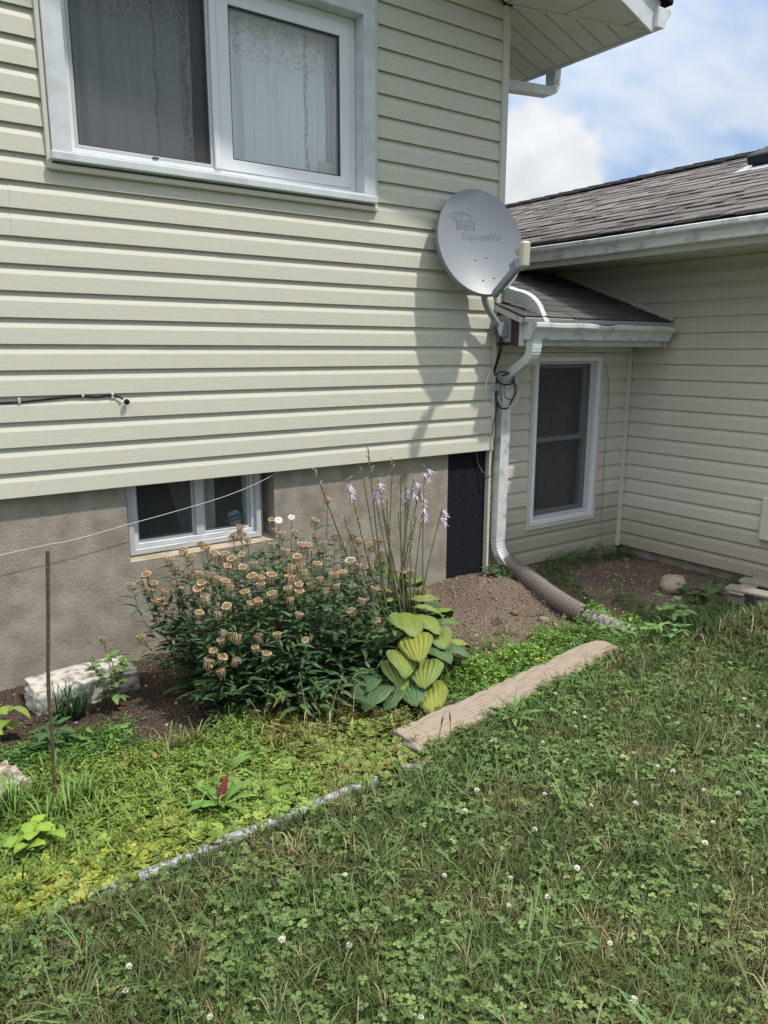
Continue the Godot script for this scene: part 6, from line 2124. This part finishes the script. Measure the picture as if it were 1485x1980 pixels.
	scatter("creeping_weed", sprig_m, M.leaf, SX, SC, self, "fine leaved creeping weeds filling the planting bed", "ground cover")
	scatter("sorrel_carpet", tref, M.leaf, TX, TC, self, "small three leaved weeds mixed through the planting bed", "ground cover")


func lawn() -> void:
	var tufts := []
	for k in 4:
		tufts.append(tuft_mesh(9, [0.050, 0.060, 0.042, 0.072][k], [0.045, 0.055, 0.05, 0.06][k], 0.0016, 600 + k))
	var clov := trefoil_mesh(0.0128, 0.0120, 0.03)
	var nz := noise(FastNoiseLite.TYPE_SIMPLEX_SMOOTH, 1.3, 3, 311)
	var n2 := noise(FastNoiseLite.TYPE_SIMPLEX_SMOOTH, 3.2, 3, 312)
	var n3 := noise(FastNoiseLite.TYPE_SIMPLEX_SMOOTH, 7.0, 2, 313)
	var GX := [[], [], [], []]
	var GC := [[], [], [], []]
	var CX := []
	var CC := []
	var eye := Vector2(-3.576, 3.737)
	for k in 120000:
		var x := rng.randf_range(-4.4, 1.9)
		var z := rng.randf_range(1.25, 4.1)
		var e := edge_z(x)
		if z < e - 0.03 or on_plank(x, z, -0.015):
			continue
		# nothing to see close behind the lens or past the wing
		if Vector2(x, z).distance_to(eye) < 0.55 or x > 1.55:
			continue
		var seen := z < 3.3 + 0.2 * x
		if not seen and rng.randf() < 0.6 and x > -2.0:
			continue
		var dry := clampf(0.25 + 0.9 * n2.get_noise_2d(x * 0.7, z * 0.7), 0.0, 1.0)
		dry = maxf(dry, 1.1 - Vector2((x + 1.76) / 0.10, (z - 1.68) / 0.06).length())
		dry *= 1.0 - 0.75 * smoothstep(-0.5, 0.2, x)
		var lush := nz.get_noise_2d(x, z)
		var cl := 0.36 + 0.95 * n3.get_noise_2d(x, z) + 0.35 * lush
		if absf(z - 1.655) < 0.03 and x < -1.85 and rng.randf() < 0.5:
			continue
		if z - e < 0.06:
			cl -= 0.1
		if rng.randf() < clampf(cl, 0.08, 0.80):
			if rng.randf() < 0.8:
				var h := 0.026 + 0.034 * rng.randf() + 0.012 * lush
				CX.append(xf(Vector3(x, gh(x, z) + h, z), rng.randf() * TAU, rng.randf_range(-0.4, 0.4), rng.randf_range(-0.4, 0.4), rng.randf_range(0.7, 1.35)))
				CC.append(vary(Color(0.072, 0.120, 0.030).lerp(Color(0.175, 0.232, 0.082), rng.randf() * rng.randf()), 0.2))
		else:
			var v := rng.randi() % 4
			var s := rng.randf_range(0.7, 1.25)
			var right := smoothstep(-0.1, 0.5, x)
			if right > 0.0:
				s *= 1.0 + 0.8 * right
			var c := Color(0.060, 0.088, 0.024).lerp(Color(0.128, 0.124, 0.053), dry * 0.85)
			if rng.randf() < 0.06 + 0.25 * dry * dry:
				c = Color(0.28, 0.225, 0.12)
			if lush > 0.15:
				c = c.lerp(Color(0.055, 0.115, 0.028), 0.6)
			GX[v].append(xf(Vector3(x, gh(x, z) - 0.004, z), rng.randf() * TAU, rng.randf_range(-0.25, 0.25), rng.randf_range(-0.25, 0.25), s))
			GC[v].append(vary(c, 0.22))
	var label := ["fine mown lawn grass mixed with clover", "longer lawn grass blades standing among the clover", "short lawn grass close to the soil", "longest lawn grass blades leaning over the clover"]
	for v in 4:
		scatter("lawn_grass", tufts[v], M.grass, GX[v], GC[v], self, label[v], "grass")
	scatter("clover", clov, M.leaf, CX, CC, self, "three leaved clover spread through the lawn", "clover")
	# long single blades that stand out of the lawn
	var long_ := tuft_mesh(5, 0.17, 0.13, 0.0024, 700)
	var lx := []
	var lc := []
	for k in 420:
		var x := rng.randf_range(-3.6, 1.2)
		var z := edge_z(x) + 0.02 + 1.6 * pow(rng.randf(), 1.8)
		if on_plank(x, z, 0.01):
			continue
		lx.append(xf(Vector3(x, gh(x, z), z), rng.randf() * TAU, rng.randf_range(-0.5, 0.5), rng.randf_range(-0.5, 0.5), rng.randf_range(0.5, 1.0)))
		lc.append(vary(Color(0.10, 0.17, 0.055), 0.3))
	scatter("tall_grass", long_, M.grass, lx, lc, self, "scattered long grass blades rising above the mown lawn", "grass")
	# white clover blossoms
	var bl := MB.new()
	for k in 26:
		var a := k * 2.4
		var q := sqrt((k + 0.5) / 26.0)
		var d := Vector3(cos(a) * q, 1.0 - q * q * 0.9, sin(a) * q)
		bl.leaf(aim(Vector3(0, 0.003, 0) + d * 0.003, d, 0.0, 1.0), 0.0075, 0.003, 2, 0.3, 0.3, 0.7, 0.0, Color(0.70, 0.68, 0.62), Color(0.62, 0.58, 0.48))
	var blossom := bl.mesh()
	var stm := MB.new()
	stm.tube([Vector3(0, -0.06, 0), Vector3(0.002, -0.03, 0), Vector3(0, 0.003, 0)], [0.0009], 4)
	var stem_m := stm.mesh()
	for p in BLOSSOMS:
		var at := Vector3(p[0], gh(p[0], p[1]) + 0.062, p[1])
		var t := thing("clover_blossom", "small white clover blossom standing in the lawn", "flower", at, "white clover blossoms in the lawn")
		part_at("flower_head", blossom, M.plain_plant, t, xf(at, rng.randf() * TAU, rng.randf_range(-0.3, 0.3), 0.0, rng.randf_range(0.75, 1.15)))
		part_at("stem", stem_m, M.stalk, t, Transform3D(Basis.IDENTITY, at))
